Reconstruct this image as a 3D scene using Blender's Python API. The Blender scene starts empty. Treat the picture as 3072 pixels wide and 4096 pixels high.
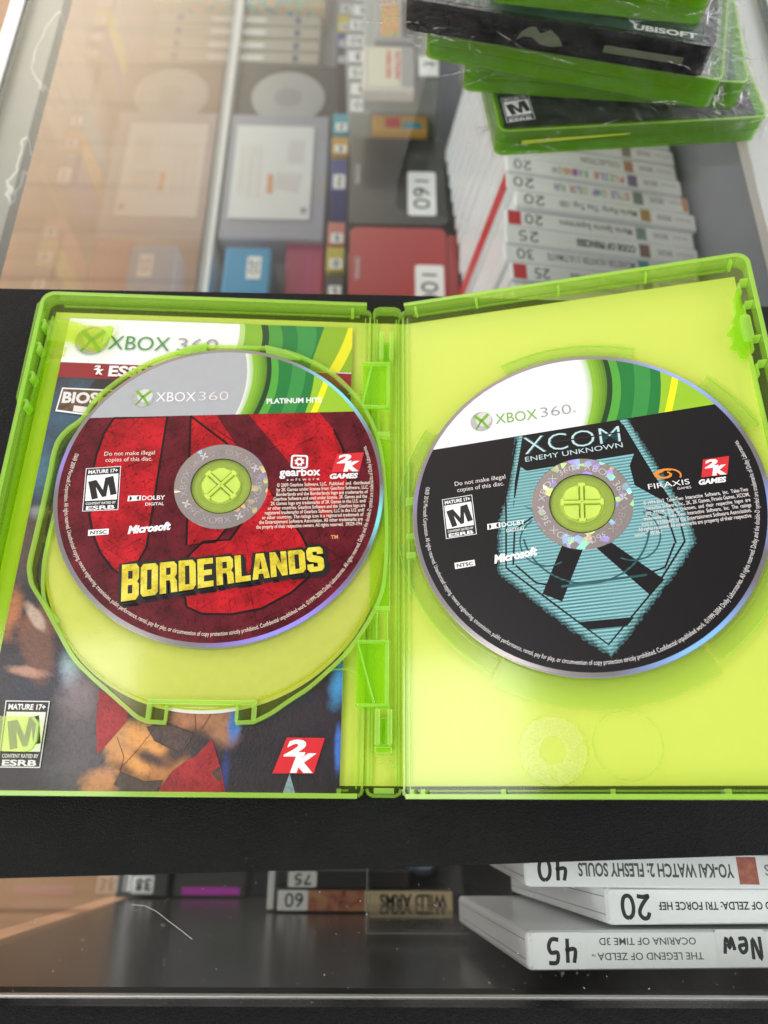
import bpy, bmesh, math, random
from mathutils import Vector, Matrix
from mathutils.geometry import tessellate_polygon
random.seed(7)
R = math.radians
S = 0.001                                   # everything below is written in millimetres
sc = bpy.context.scene
col = sc.collection

# ------------------------------------------------------------------ camera
cd = bpy.data.cameras.new('camera'); cam = bpy.data.objects.new('camera', cd); col.objects.link(cam)
cr, cu, cf = Vector((.99973, .00738, .02212)), Vector((-.01533, .92297, .38457)), Vector((.01758, .3848, -.92283))
m = Matrix((cr, cu, -cf)).transposed().to_4x4(); m.translation = Vector((0, 0, 253.97)) * S
cam.matrix_world = m
cd.sensor_fit = 'VERTICAL'; cd.sensor_height = 36.0; cd.lens = 2946.34 / 4096 * 36.0
cd.clip_start = 0.005; cd.clip_end = 60
cd.dof.use_dof = True; cd.dof.focus_distance = 0.258; cd.dof.aperture_fstop = cd.lens / 3.0
sc.camera = cam
# ------------------------------------------------------------------ light
w = bpy.data.worlds.new('World'); sc.world = w; w.use_nodes = True
bg = w.node_tree.nodes['Background']; bg.inputs[1].default_value = 1.0
wt = w.node_tree
def lobe(d, p, colr):
    tc = wt.nodes.new('ShaderNodeTexCoord'); dp = wt.nodes.new('ShaderNodeVectorMath'); dp.operation = 'DOT_PRODUCT'; wt.links.new(tc.outputs['Generated'], dp.inputs[0]); dp.inputs[1].default_value = Vector(d).normalized()
    mx = wt.nodes.new('ShaderNodeMath'); mx.operation = 'MAXIMUM'; wt.links.new(dp.outputs['Value'], mx.inputs[0]); mx.inputs[1].default_value = 0
    pw = wt.nodes.new('ShaderNodeMath'); pw.operation = 'POWER'; wt.links.new(mx.outputs[0], pw.inputs[0]); pw.inputs[1].default_value = p
    m_ = wt.nodes.new('ShaderNodeMixRGB'); wt.links.new(pw.outputs[0], m_.inputs[0]); m_.inputs[1].default_value = (0, 0, 0, 1); m_.inputs[2].default_value = colr; return m_.outputs[0]
def addc(a, b_):
    m_ = wt.nodes.new('ShaderNodeMixRGB'); m_.blend_type = 'ADD'; m_.inputs[0].default_value = 1
    for i_, q in ((1, a), (2, b_)):
        if isinstance(q, tuple): m_.inputs[i_].default_value = q
        else: wt.links.new(q, m_.inputs[i_])
    return m_.outputs[0]
# soft room light: dark overhead, bright low; warm lobe added to veil the glass
tc = wt.nodes.new('ShaderNodeTexCoord'); sx = wt.nodes.new('ShaderNodeSeparateXYZ'); wt.links.new(tc.outputs['Generated'], sx.inputs[0])
rp = wt.nodes.new('ShaderNodeValToRGB'); wt.links.new(sx.outputs[2], rp.inputs[0]); rp.color_ramp.interpolation = 'EASE'
el = rp.color_ramp.elements
for _ in range(3): el.new(.5)
for e_, (p_, v_) in zip(el, ((0.0, 1.5), (.42, 1.4), (.60, .9), (.80, .22), (1.0, .10))): e_.position = p_; e_.color = (v_ * .98, v_ * .99, v_ * 1.02, 1)
wt.links.new(addc(rp.outputs[0], lobe((-.31, .79, .53), 26, (4.4, 3.7, 2.6, 1))), bg.inputs[0])
def lamp(name, loc, size, power, color, target=(.0, .1, 0)):
    l = bpy.data.lights.new(name, 'AREA'); l.shape = 'RECTANGLE'; l.size, l.size_y = size; l.energy = power; l.color = color
    o = bpy.data.objects.new(name, l); col.objects.link(o); o.location = loc
    o.rotation_euler = (Vector(target) - Vector(loc)).to_track_quat('-Z', 'Y').to_euler(); return o
LA = Vector((-1.06, .20, 1.95)); LB = Vector((-1.15, 2.75, 1.95)); LC = Vector((2.3, .9, 1.95))
lamp('panel_or_fill_light', LA, (.96, .56), 10, (1, .975, .94), (LA.x, LA.y, 0))
lamp('panel_or_fill_light', LC, (.6, 1.2), 12, (.95, .98, 1))
lamp('panel_or_fill_light', (-1.15, -1.45, 1.75), (1.5, 1.0), 22, (1, .99, .97))  # added fill lamp behind the viewer, brightens the cabinet interior
lamp('panel_or_fill_light', (1.9, -.2, 1.7), (1.2, 1.2), 11, (1, .98, .95))  # second added fill lamp, from the right
sc.view_settings.view_transform = 'Standard'; sc.view_settings.look = 'None'
sc.view_settings.exposure = 0.0; sc.view_settings.gamma = 1.0
sc.cycles.transparent_max_bounces = 40; sc.cycles.max_bounces = 12; sc.cycles.glossy_bounces = 5
sc.cycles.caustics_reflective = False; sc.cycles.caustics_refractive = False
sc.cycles.sample_clamp_indirect = 6

# ------------------------------------------------------------------ materials
def srgb(r, g, b):
    f = lambda c: c / 12.92 if c <= .04045 else ((c + .055) / 1.055) ** 2.4
    return (f(r / 255), f(g / 255), f(b / 255), 1)
class NT:
    def __init__(s, name):
        s.m = bpy.data.materials.new(name); s.m.use_nodes = True; s.t = s.m.node_tree; s.t.nodes.clear()
        s.o = s.t.nodes.new('ShaderNodeOutputMaterial')
    def n(s, typ, ins=None, **kw):
        x = s.t.nodes.new('ShaderNode' + typ)
        for k, v in kw.items(): setattr(x, k, v)
        for k, v in (ins or {}).items():
            if isinstance(v, bpy.types.NodeSocket): s.t.links.new(v, x.inputs[k])
            else: x.inputs[k].default_value = v
        return x
    def math(s, op, a, b=None, c=None, clamp=False):
        x = s.n('Math', {0: a}, operation=op, use_clamp=clamp)
        if b is not None:
            if isinstance(b, bpy.types.NodeSocket): s.t.links.new(b, x.inputs[1])
            else: x.inputs[1].default_value = b
        if c is not None: x.inputs[2].default_value = c
        return x.outputs[0]
    def out(s, sock): s.t.links.new(sock, s.o.inputs[0]); return s.m
    def obj(s, scale=1000.0, rot=0, sc3=None):
        tc = s.n('TexCoord'); mp = s.n('Mapping', {0: tc.outputs['Object']})
        mp.inputs['Scale'].default_value = sc3 or (scale,) * 3; mp.inputs['Rotation'].default_value = (0, 0, rot)
        return mp.outputs[0]
    def noise(s, vec, scale, detail=4, rough=.55, dist=0):
        return s.n('TexNoise', {'Vector': vec, 'Scale': scale, 'Detail': detail, 'Roughness': rough, 'Distortion': dist}).outputs[0]
    def ramp(s, fac, stops):
        r = s.n('ValToRGB', {0: fac}); e = r.color_ramp.elements
        while len(e) < len(stops): e.new(.5)
        for q, (p, c) in zip(e, stops): q.position = p; q.color = c if len(c) == 4 else tuple(c) + (1,)
        return r.outputs[0]
    def mix(s, f, a, b, mode='MIX'):
        x = s.n('MixRGB', {0: f, 1: a, 2: b}, blend_type=mode); return x.outputs[0]
    def mixs(s, f, a, b):
        return s.n('MixShader', {0: f, 1: a, 2: b}).outputs[0]
    def fres(s, ior=1.5, k=1.0):
        g = s.n('NewGeometry'); f = s.n('Fresnel', {'IOR': ior}).outputs[0]
        return s.math('MULTIPLY', s.math('MULTIPLY', f, k), s.math('SUBTRACT', 1.0, g.outputs['Backfacing']))
def pm(name, c, rough=.5, metal=0, var=.08, vs=.3, bump=0, bs=2.0, coat=0, spec=.5, bdist=.1):
    """plain surface: colour with slight blotches, optional fine bump"""
    t = NT(name); v = t.obj()
    n1 = t.noise(v, vs, 5)
    c4 = c if len(c) == 4 else tuple(c) + (1,)
    cc = t.mix(n1, tuple(x * (1 - var) for x in c4[:3]) + (1,), tuple(min(1, x * (1 + var)) for x in c4[:3]) + (1,))
    p = t.n('BsdfPrincipled', {'Base Color': cc, 'Roughness': rough, 'Metallic': metal, 'Coat Weight': coat, 'Coat Roughness': .05, 'Specular IOR Level': spec})
    if bump:
        b = t.n('Bump', {'Height': t.noise(v, bs, 5), 'Strength': bump, 'Distance': bdist * S}); t.t.links.new(b.outputs[0], p.inputs['Normal'])
    return t.out(p.outputs[0])
def plastic(name, tint, body, opac, rough=.09, k=1.0, split=.5):
    """tinted see-through polypropylene"""
    t = NT(name); v = t.obj()
    tr = t.n('BsdfTransparent', {0: tint + (1,)}); nz = t.noise(v, .12, 4)
    bc = t.mix(nz, tuple(x * .88 for x in body) + (1,), body + (1,))
    d = t.n('BsdfDiffuse', {0: bc}); tl = t.n('BsdfTranslucent', {0: bc})
    a = t.mixs(opac, tr.outputs[0], t.mixs(split, d.outputs[0], tl.outputs[0]))
    b = t.n('Bump', {'Height': t.noise(v, .12, 2), 'Strength': .2, 'Distance': .08 * S})
    g = t.n('BsdfGlossy', {'Color': (1, 1, 1, 1), 'Roughness': rough, 'Normal': b.outputs[0]})
    return t.out(t.mixs(t.fres(1.49, k), a, g.outputs[0]))
M = {}
M['green_wall'] = plastic('green_plastic_wall', (.92, 1, .52), (.52, .84, .14), .36)
M['green_plate'] = plastic('green_plastic_plate', (.95, .98, .64), (.60, .78, .16), .07, .12)
M['green_tray'] = plastic('green_plastic_tray', (.96, .975, .66), (.62, .72, .16), .10, .1)
M['green_hinge'] = plastic('green_plastic_hinge', (.88, 1, .36), (.52, .93, .03), .30, .12)
M['green_clip'] = plastic('green_plastic_clip', (.93, .985, .50), (.68, .90, .08), .20, .12)
M['pale_guard'] = plastic('pale_green_guard', (.96, .995, .80), (.74, .90, .36), .16, .12)
M['hub_green'] = plastic('green_plastic_hub', (.97, 1, .62), (.80, .98, .20), .72, .12, 1.0, .12)
M['green_edge'] = plastic('green_plastic_edge', (.93, 1, .55), (.68, .97, .22), .5, .12)  # paler than the walls, paints the bright line along plastic edges
M['pile_green'] = plastic('pile_green_plastic', (.66, .95, .12), (.29, .60, .018), .42, .1)
M['pile_dark'] = plastic('pile_smoke_plastic', (.25, .25, .27), (.025, .025, .03), .6, .12)
M['paper_back'] = pm('white_sheet_back', (.88, .88, .84), .6, var=.02)
M['band_white'] = pm('white_reflection_band', (.95, .95, .95), .4, var=.01)
M['white'] = pm('white_print', (.82, .82, .82), .45, var=.02)
M['cream_ink'] = pm('cream_ink', (.80, .70, .60), .5, var=.03)
M['lilac_ink'] = pm('pale_ink', (.72, .68, .68), .5, var=.03)
M['black'] = pm('black_print', (.012, .010, .011), .35, var=.1)
M['ink'] = pm('marker_ink', (.015, .014, .016), .55, var=.2)
M['red'] = pm('red_print', (.62, .02, .03), .4, var=.15, vs=.1)
M['grey_ink'] = pm('grey_print', (.30, .30, .32), .4)
M['dgrey_ink'] = pm('dark_grey_print', (.10, .10, .11), .4)
M['sticker'] = pm('price_sticker', (.90, .90, .90), .5, var=.03)
M['xgreen'] = pm('logo_green', (.17, .40, .03), .4)
M['xdgreen'] = pm('logo_dark_green', (.06, .25, .04), .4)
M['orange'] = pm('orange_print', (.75, .26, .03), .4, var=.25, vs=.5)
M['tmorange'] = pm('orange_ink', (.75, .33, .12), .4)
def leather():
    t = NT('black_leatherette'); v = t.obj()
    vo = t.n('TexVoronoi', {'Vector': t.n('VectorMath', {0: v, 1: t.n('VectorMath', {0: t.n('TexNoise', {'Vector': v, 'Scale': .5, 'Detail': 3}).outputs['Color'], 1: (1.6,) * 3}, operation='MULTIPLY').outputs[0]}, operation='ADD').outputs[0], 'Scale': .95}, feature='DISTANCE_TO_EDGE').outputs[0]
    h = t.math('ADD', t.math('MINIMUM', t.math('MULTIPLY', vo, 3.0), .55), t.math('MULTIPLY', t.noise(v, 3.5, 4), .5))
    b = t.n('Bump', {'Height': h, 'Strength': 1.0, 'Distance': .35 * S})
    c = t.ramp(t.noise(v, .05, 5), [(.3, (.0045, .0045, .005)), (.7, (.008, .008, .0085))])
    dust = t.ramp(t.noise(v, .9, 2, .3), [(.78, (0, 0, 0)), (.84, (.05, .05, .05))])
    c = t.mix(1.0, c, dust, 'ADD')
    p = t.n('BsdfPrincipled', {'Base Color': c, 'Roughness': .5, 'Specular IOR Level': .16, 'Normal': b.outputs[0]})
    return t.out(p.outputs[0])
M['leather'] = leather()
def frontpanel():
    t = NT('black_gloss_laminate'); v = t.obj()
    b = t.n('Bump', {'Height': t.noise(v, .9, 4), 'Strength': .35, 'Distance': .07 * S})
    p = t.n('BsdfPrincipled', {'Base Color': (.060, .052, .047, 1), 'Roughness': .24, 'Specular IOR Level': .7, 'Normal': b.outputs[0]})
    return t.out(p.outputs[0])
M['frontpanel'] = frontpanel()
def glass(name, tint, dust=0.0, k=1.0):
    t = NT(name); v = t.obj()
    tr = t.n('BsdfTransparent', {0: tint + (1,)}); g = t.n('BsdfGlossy', {'Roughness': 0.012})
    s = t.mixs(t.fres(1.5, k), tr.outputs[0], g.outputs[0])
    if dust:
        dn = t.ramp(t.noise(v, .55, 2, .3), [(.73, (0, 0, 0)), (.80, (1, 1, 1))])
        sm = t.ramp(t.noise(v, .02, 5), [(.35, (0, 0, 0)), (.8, (1, 1, 1))])
        f = t.math('ADD', t.math('MULTIPLY', dn, .10), t.math('MULTIPLY', sm, dust))
        s = t.mixs(f, s, t.n('BsdfDiffuse', {0: (.75, .73, .70, 1)}).outputs[0])
    return t.out(s)
M['glass'] = glass('clear_glass', (.97, .985, .975), .02)
M['glass_side'] = glass('side_glass', (.96, .975, .965), 0, 1.75)
M['glass_edge'] = pm('glass_edge_green', (.03, .07, .06), .15, spec=.9)
M['acrylic'] = glass('clear_acrylic', (.93, .94, .94), .06)
def film():
    t = NT('clear_film'); v = t.obj()
    b = t.n('Bump', {'Height': t.noise(v, .09, 6, .6, 1.5), 'Strength': 1.0, 'Distance': 2.5 * S})
    g = t.n('BsdfGlossy', {'Roughness': .06, 'Normal': b.outputs[0], 'Color': (1, .98, .98, 1)})
    f = t.n('LayerWeight', {'Blend': .16, 'Normal': b.outputs[0]}).outputs['Facing']
    f = t.math('ADD', t.math('MULTIPLY', t.math('POWER', f, 1.6), .75), .018)
    return t.out(t.mixs(f, t.n('BsdfTransparent', {0: (.975, .97, .97, 1)}).outputs[0], g.outputs[0]))
M['film'] = film()
def fold_glint():  # whitened see-through ribbon colour, paints glints on the film's creases
    t = NT('film_fold_glint'); v = t.obj()
    g = t.n('BsdfGlossy', {'Roughness': .12, 'Color': (1, 1, 1, 1)}); d = t.n('BsdfDiffuse', {0: (.85, .85, .85, 1)})
    k = t.ramp(t.noise(v, .35, 3), [(.42, (.05, .05, .05)), (.62, (.85, .85, .85))])
    return t.out(t.mixs(k, t.n('BsdfTransparent').outputs[0], t.mixs(.5, g.outputs[0], d.outputs[0])))
M['fold_glint'] = fold_glint()
M['alu'] = pm('brushed_aluminium', (.72, .69, .68), .35, metal=.55, var=.04)
M['alu_edge'] = pm('aluminium_edge', (.8, .8, .79), .25, metal=.9, var=.03)
def ledge():
    t = NT('grey_ledge'); v = t.obj()
    wv = t.n('TexWave', {'Vector': v, 'Scale': .011, 'Distortion': 9.0, 'Detail': 4, 'Detail Scale': 1.4}, bands_direction='X').outputs['Fac']
    crack = t.ramp(wv, [(.0, (.55, .54, .50)), (.012, (.27, .265, .245))])
    c = t.mix(t.noise(v, .05, 5), (.8, .8, .8, 1), (1.1, 1.1, 1.1, 1)); c = t.mix(1.0, crack, c, 'MULTIPLY')
    return t.out(t.n('BsdfPrincipled', {'Base Color': c, 'Roughness': .45}).outputs[0])
M['ledge'] = ledge()
M['greyfloor'] = pm('grey_liner', (.40, .40, .44), .5, var=.1, vs=.02)
M['greywall'] = pm('grey_wall', (.22, .22, .24), .4, var=.08, vs=.01)
def wood():
    t = NT('wood_planks'); v = t.obj(1.0)
    sx = t.n('SeparateXYZ', {0: v})
    br = t.n('TexBrick', {'Vector': v, 'Color1': srgb(206, 160, 124), 'Color2': srgb(194, 144, 106), 'Mortar': srgb(140, 94, 62), 'Scale': 1.0, 'Mortar Size': .0025, 'Brick Width': 1.3, 'Row Height': .125})
    gr = t.noise(t.obj(1, 0, (2.0, 30, 2)), 1.5, 6, .6, .6)
    c = t.mix(.55, br.outputs[0], t.ramp(gr, [(.3, (.62, .52, .44)), (.7, (1, 1, 1))]), 'MULTIPLY')
    return t.out(t.n('BsdfPrincipled', {'Base Color': c, 'Roughness': .35}).outputs[0])
M['wood'] = wood()

def radial_cut(t, shader, rmin=17.1, rmax=58.35):
    """label print ends at the clear hub and at the bare rim"""
    tc = t.n('TexCoord'); L = t.n('VectorMath', {0: tc.outputs['Object']}, operation='LENGTH').outputs['Value']
    a = t.math('MULTIPLY', t.math('GREATER_THAN', L, rmin * S), t.math('LESS_THAN', L, rmax * S))
    return t.mixs(a, t.n('BsdfTransparent').outputs[0], shader)
def discprint(name, colr, rough=.32, grunge=0, scan=None, dot=False):
    t = NT(name); v = t.obj()
    c = None
    if grunge:
        n1 = t.ramp(t.noise(v, .09, 6, .65), [(.34, tuple(x * .5 for x in colr)), (.62, tuple(min(1, x * 1.18) for x in colr))])
        c = n1
        sp = t.ramp(t.noise(v, .9, 3, .7), [(.36, (.10, .08, .08)), (.42, (1, 1, 1))]); c = t.mix(.7 * grunge, c, sp, 'MULTIPLY')
        for i, (rot, sx) in enumerate(((.6, .05), (-.5, .06), (1.3, .04), (2.1, .05))):
            m2 = t.n('Mapping', {0: t.obj(1000, rot)}); m2.inputs['Scale'].default_value = (sx, 1.15, 0)
            s1 = t.noise(m2.outputs[0], 1.0 + .13 * i, 2, .5)
            c = t.mix(.6 * grunge, c, t.ramp(s1, [(.325, (.10, .06, .06)), (.35, (1, 1, 1))]), 'MULTIPLY')
    elif scan:
        sx = t.n('SeparateXYZ', {0: t.obj(1000, -R(3.6))})
        wob = t.noise(t.obj(), 1.2, 2)
        y = t.math('ADD', t.math('MULTIPLY', sx.outputs[1], 2 * math.pi / 1.16), t.math('MULTIPLY', wob, .9))
        f = t.math('ADD', t.math('MULTIPLY', t.math('SINE', y), .5), .5)
        c = t.ramp(f, [(.30, scan), (.80, colr), (1, tuple(min(1, x * 1.15) for x in colr))])
        c = t.mix(t.noise(t.obj(), .035, 3), c, tuple(x * .6 for x in colr) + (1,))
    else:
        c = t.mix(t.noise(v, .2, 4), tuple(x * .93 for x in colr) + (1,), tuple(min(1, x * 1.05) for x in colr) + (1,))
    p = t.n('BsdfPrincipled', {'Base Color': c, 'Roughness': rough, 'Specular IOR Level': .30})
    return t.out(radial_cut(t, p.outputs[0]))
D = {}
D['red'] = discprint('disc_red', (.46, .010, .018), grunge=1)
D['dred'] = discprint('disc_dark_red', (.125, .010, .018), grunge=.8)
D['line'] = discprint('disc_line_black', (.016, .006, .008), grunge=.2)
D['silver'] = discprint('disc_silver_band', (.40, .41, .43), .38)
D['dwhite'] = discprint('disc_white_band', (.80, .80, .81), .4)
D['dblack'] = discprint('disc_black', (.0095, .008, .010), .36)
D['cyan'] = discprint('disc_cyan_scan', (.30, .62, .66), scan=(.012, .085, .095))
D['cyfade'] = discprint('disc_cyan_fade', (.07, .17, .18), scan=(.010, .02, .022)); D['cymid'] = discprint('disc_cyan_mid', (.20, .42, .44), scan=(.010, .05, .06))
D['cydim'] = discprint('disc_cyan_dim', (.05, .16, .17), scan=(.01, .05, .06))
D['g1'] = discprint('swoosh_lime', (.24, .46, .04)); D['g2'] = discprint('swoosh_green', (.09, .36, .05))
D['g3'] = discprint('swoosh_deep', (.02, .19, .045)); D['g4'] = discprint('swoosh_mid', (.045, .27, .06))
D['g5'] = discprint('swoosh_dark', (.02, .055, .02)); D['g6'] = discprint('swoosh_yellow', (.80, .78, .02))
for k_ in range(5):
    f_ = (k_ + 1) / 6; D['soft%d' % k_] = discprint('swoosh_soft_edge', (.78 * (1 - f_) + .26 * f_, .79 * (1 - f_) + .48 * f_, .76 * (1 - f_) + .05 * f_))
for k_ in range(4):
    f_ = (k_ + 1) / 4; D['deep%d' % k_] = discprint('swoosh_olive_edge', (.24 * (1 - f_) + .09 * f_, .46 * (1 - f_) + .22 * f_, .04 * (1 - f_) + .02 * f_))
D['g7'] = discprint('swoosh_olive', (.30, .52, .03)); D['g8'] = discprint('swoosh_soft', (.45, .62, .22))
def yellow_letters():
    t = NT('worn_yellow_letters'); v = t.obj()
    c = t.ramp(t.noise(v, .16, 6, .7), [(.3, (.30, .20, .01)), (.48, (.68, .56, .03)), (.7, (.80, .72, .12))])
    c = t.mix(.8, c, t.ramp(t.noise(v, 1.4, 4, .75), [(.33, (.25, .16, .03)), (.42, (1, 1, 1))]), 'MULTIPLY')
    return t.out(t.n('BsdfPrincipled', {'Base Color': c, 'Roughness': .35}).outputs[0])
M['yellow_letters'] = yellow_letters()
def diffraction(name, base, rough=.16, clear=0.0, holo=0.0):
    """bare pressed disc: rainbow sheen put into the colour from eye, lamp and groove angles"""
    t = NT(name)
    g = t.n('NewGeometry'); tc = t.n('TexCoord')
    P = tc.outputs['Object']; N = g.outputs['True Normal']
    vm = lambda op, a, b=None: t.n('VectorMath', {0: a, **({1: b} if b is not None else {})}, operation=op)
    Rh = vm('NORMALIZE', vm('SUBTRACT', P, vm('SCALE', N).outputs[0]).outputs[0]).outputs[0]
    if holo:
        vo_ = t.n('TexVoronoi', {'Vector': t.obj(), 'Scale': .45}); cc_ = vm('SUBTRACT', vo_.outputs['Color'], (.5, .5, .5)).outputs[0]
        P = vm('ADD', vm('NORMALIZE', P).outputs[0], vm('MULTIPLY', cc_, (holo, holo, 0)).outputs[0]).outputs[0]
    Rh = vm('NORMALIZE', P).outputs[0]; Th = vm('CROSS_PRODUCT', N, Rh).outputs[0]
    tot = None
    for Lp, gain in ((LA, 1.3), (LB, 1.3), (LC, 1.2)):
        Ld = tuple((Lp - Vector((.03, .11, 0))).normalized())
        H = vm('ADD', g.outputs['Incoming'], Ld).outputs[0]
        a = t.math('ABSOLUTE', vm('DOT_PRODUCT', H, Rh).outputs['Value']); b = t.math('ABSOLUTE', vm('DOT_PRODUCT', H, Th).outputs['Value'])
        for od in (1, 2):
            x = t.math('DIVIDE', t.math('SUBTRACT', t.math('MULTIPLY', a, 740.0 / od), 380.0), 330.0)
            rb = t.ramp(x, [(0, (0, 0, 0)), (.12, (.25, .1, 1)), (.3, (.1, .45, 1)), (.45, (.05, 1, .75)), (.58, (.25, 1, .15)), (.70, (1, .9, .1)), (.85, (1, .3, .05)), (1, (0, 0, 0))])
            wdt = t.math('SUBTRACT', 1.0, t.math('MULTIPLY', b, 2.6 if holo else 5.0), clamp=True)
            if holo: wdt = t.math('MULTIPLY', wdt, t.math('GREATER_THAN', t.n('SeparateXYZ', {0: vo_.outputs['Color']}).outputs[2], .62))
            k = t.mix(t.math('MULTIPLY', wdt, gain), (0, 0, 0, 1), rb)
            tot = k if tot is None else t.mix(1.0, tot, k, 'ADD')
    d = t.n('BsdfDiffuse', {0: t.mix(1.0, tot, (0, 0, 0, 1), 'ADD')}).outputs[0]  # rainbow sheen of the grooves, painted as diffuse colour
    v = t.obj()
    base2 = t.mix(t.noise(v, .1, 3), tuple(x * .85 for x in base) + (1,), base + (1,))
    gl = t.n('BsdfGlossy', {'Color': base2, 'Roughness': rough}).outputs[0]
    s = t.n('AddShader', {0: gl, 1: d}).outputs[0]
    df = t.n('BsdfDiffuse', {0: tuple(x * .75 for x in base) + (1,)}).outputs[0]
    s = t.mixs(.35, s, df)
    if clear: s = t.mixs(clear, s, t.n('BsdfTransparent', {0: (.95, .95, .93, 1)}).outputs[0])
    return t.out(s)
M['rim'] = diffraction('bare_disc_rim', (.50, .46, .46))
M['hub'] = diffraction('pressed_hub_ring', (.62, .54, .53), .25, .06, 2.2)
M['hubtext'] = pm('hub_lettering', (.80, .76, .78), .25, metal=.4)
M['poly'] = plastic('clear_polycarbonate', (.95, .96, .92), (.5, .55, .4), .05, .05)
M['poly_edge'] = pm('disc_edge', (.50, .50, .46), .15, metal=.5)

# ------------------------------------------------------------------ mesh helpers
class MB:
    def __init__(s): s.v = []; s.f = []; s.mi = []; s.mats = []; s.T = None; s.part = None; s.pt = []
    def k(s, mat):
        if mat not in s.mats: s.mats.append(mat)
        return s.mats.index(mat)
    def add(s, vs, fs, mat):
        o = len(s.v); k = s.k(mat)
        for p in vs:
            p = Vector(p)
            s.v.append(s.T @ p if s.T else p)
        for f in fs: s.f.append(tuple(i + o for i in f)); s.mi.append(k); s.pt.append(s.part)
    def box(s, x0, x1, y0, y1, z0, z1, mat):
        vs = [(x, y, z) for z in (z0, z1) for y in (y0, y1) for x in (x0, x1)]
        s.add(vs, [(0, 2, 3, 1), (4, 5, 7, 6), (0, 1, 5, 4), (2, 6, 7, 3), (0, 4, 6, 2), (1, 3, 7, 5)], mat)
    def poly(s, pts, z, mat):
        s.prism(pts, None, z, mat)
    def prism(s, pts, z0, z1, mat, holes=()):
        loops = [list(pts)] + [list(h) for h in holes]
        flat = [p for l in loops for p in l]; n = len(flat)
        tri = tessellate_polygon([[Vector((p[0], p[1], 0)) for p in l] for l in loops])
        def up(t):
            a, b, c = (flat[i] for i in t)
            return t if (b[0] - a[0]) * (c[1] - a[1]) - (b[1] - a[1]) * (c[0] - a[0]) > 0 else t[::-1]
        tri = [up(t) for t in tri]
        if z0 is None: s.add([(p[0], p[1], z1) for p in flat], tri, mat); return
        vs = [(p[0], p[1], z1) for p in flat] + [(p[0], p[1], z0) for p in flat]
        fs = list(tri) + [tuple(i + n for i in t[::-1]) for t in tri]
        o = 0
        for li, l in enumerate(loops):
            ar = sum(l[i][0] * l[(i + 1) % len(l)][1] - l[(i + 1) % len(l)][0] * l[i][1] for i in range(len(l)))
            ccw = ar > 0
            for i in range(len(l)):
                a, b = o + i, o + (i + 1) % len(l)
                q = (a, a + n, b + n, b) if ccw == (li == 0) else (b, b + n, a + n, a)
                fs.append(q)
            o += len(l)
        s.add(vs, fs, mat)
    def wall(s, pts, t, z0, z1, mat, closed=False):
        """upright strip of thickness t centred on a polyline"""
        n = len(pts); P = [Vector(p) for p in pts]; A = []; B = []
        for i in range(n):
            a = P[i - 1] if (i or closed) else P[i]; b = P[(i + 1) % n] if (i < n - 1 or closed) else P[i]
            d = (b - a); d = d.normalized() if d.length else Vector((1, 0)); nn = Vector((-d.y, d.x)) * t / 2
            A.append(P[i] + nn); B.append(P[i] - nn)
        if closed:
            for i in range(n):
                j = (i + 1) % n; s.prism([B[i], B[j], A[j], A[i]], z0, z1, mat)
        else: s.prism(B + A[::-1], z0, z1, mat)
    def line(s, pts, t, z, mat):
        n = len(pts); P = [Vector(p) for p in pts]; A = []; B = []
        for i in range(n):
            a = P[max(i - 1, 0)]; b = P[min(i + 1, n - 1)]; d = (b - a).normalized(); nn = Vector((-d.y, d.x)) * t / 2
            A.append(P[i] + nn); B.append(P[i] - nn)
        vs = [(q.x, q.y, z) for q in A] + [(q.x, q.y, z) for q in B]
        s.add(vs, [(i + n, i + n + 1, i + 1, i) for i in range(n - 1)], mat)
    def text(s, body, x, y, h, z, mat, w=None, bold=0, shear=0, rot=0, quad=None, right=False, bend=None, center=False):
        vs, fs, ww, hh = glyphs(body, round(bold, 4), shear)
        k = h / hh; kx = (w / ww) if w else k
        out = []
        c, sn = math.cos(rot), math.sin(rot)
        for a, b in vs:
            if quad:
                u, v = a / ww, b / hh; BL, BR, TR, TL = [Vector(q) for q in quad]
                q = (BL * (1 - u) + BR * u) * (1 - v) + (TL * (1 - u) + TR * u) * v; out.append((q.x, q.y, z)); continue
            px, py = a * kx, b * k
            if bend:
                rad, phi0, sg = bend
                ph = phi0 + sg * px / rad; rr = rad - sg * py
                out.append((rr * math.cos(ph), rr * math.sin(ph), z)); continue
            if right: px -= ww * kx
            if center: px -= ww * kx / 2
            out.append((x + px * c - py * sn, y + px * sn + py * c, z))
        s.add(out, fs, mat)
    def build(s, name, parent=None, M4=None, bevel=0, smooth=False, seg=2):
        if len(set(s.pt)) > 1:
            for pn in dict.fromkeys(s.pt):
                c_ = MB(); c_.mats = s.mats; ids = [i for i, q in enumerate(s.pt) if q == pn]; mp = {}
                for i in ids:
                    for q in s.f[i]:
                        if q not in mp: mp[q] = len(c_.v); c_.v.append(s.v[q])
                c_.f = [tuple(mp[q] for q in s.f[i]) for i in ids]; c_.mi = [s.mi[i] for i in ids]; c_.pt = [pn] * len(ids)
                c_.build(pn or name, parent, M4, bevel, smooth, seg)
            return
        if s.pt and s.pt[0]: name = s.pt[0]
        me = bpy.data.meshes.new(name)
        o = bpy.data.objects.new(name, me); col.objects.link(o)
        off = Vector((0, 0, 0)); q = parent
        while q: off += q.location; q = q.parent
        if parent is None and s.v and getattr(s, 'origin', None) is not None:
            off = Vector(s.origin) * S; o.location = off
        vs = [((M4 @ p) if M4 else p) * S - off for p in s.v]
        me.from_pydata([tuple(p) for p in vs], [], s.f)
        for mt in s.mats: me.materials.append(mt)
        me.polygons.foreach_set('material_index', s.mi)
        if smooth: me.polygons.foreach_set('use_smooth', [True] * len(me.polygons))
        me.update()
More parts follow.
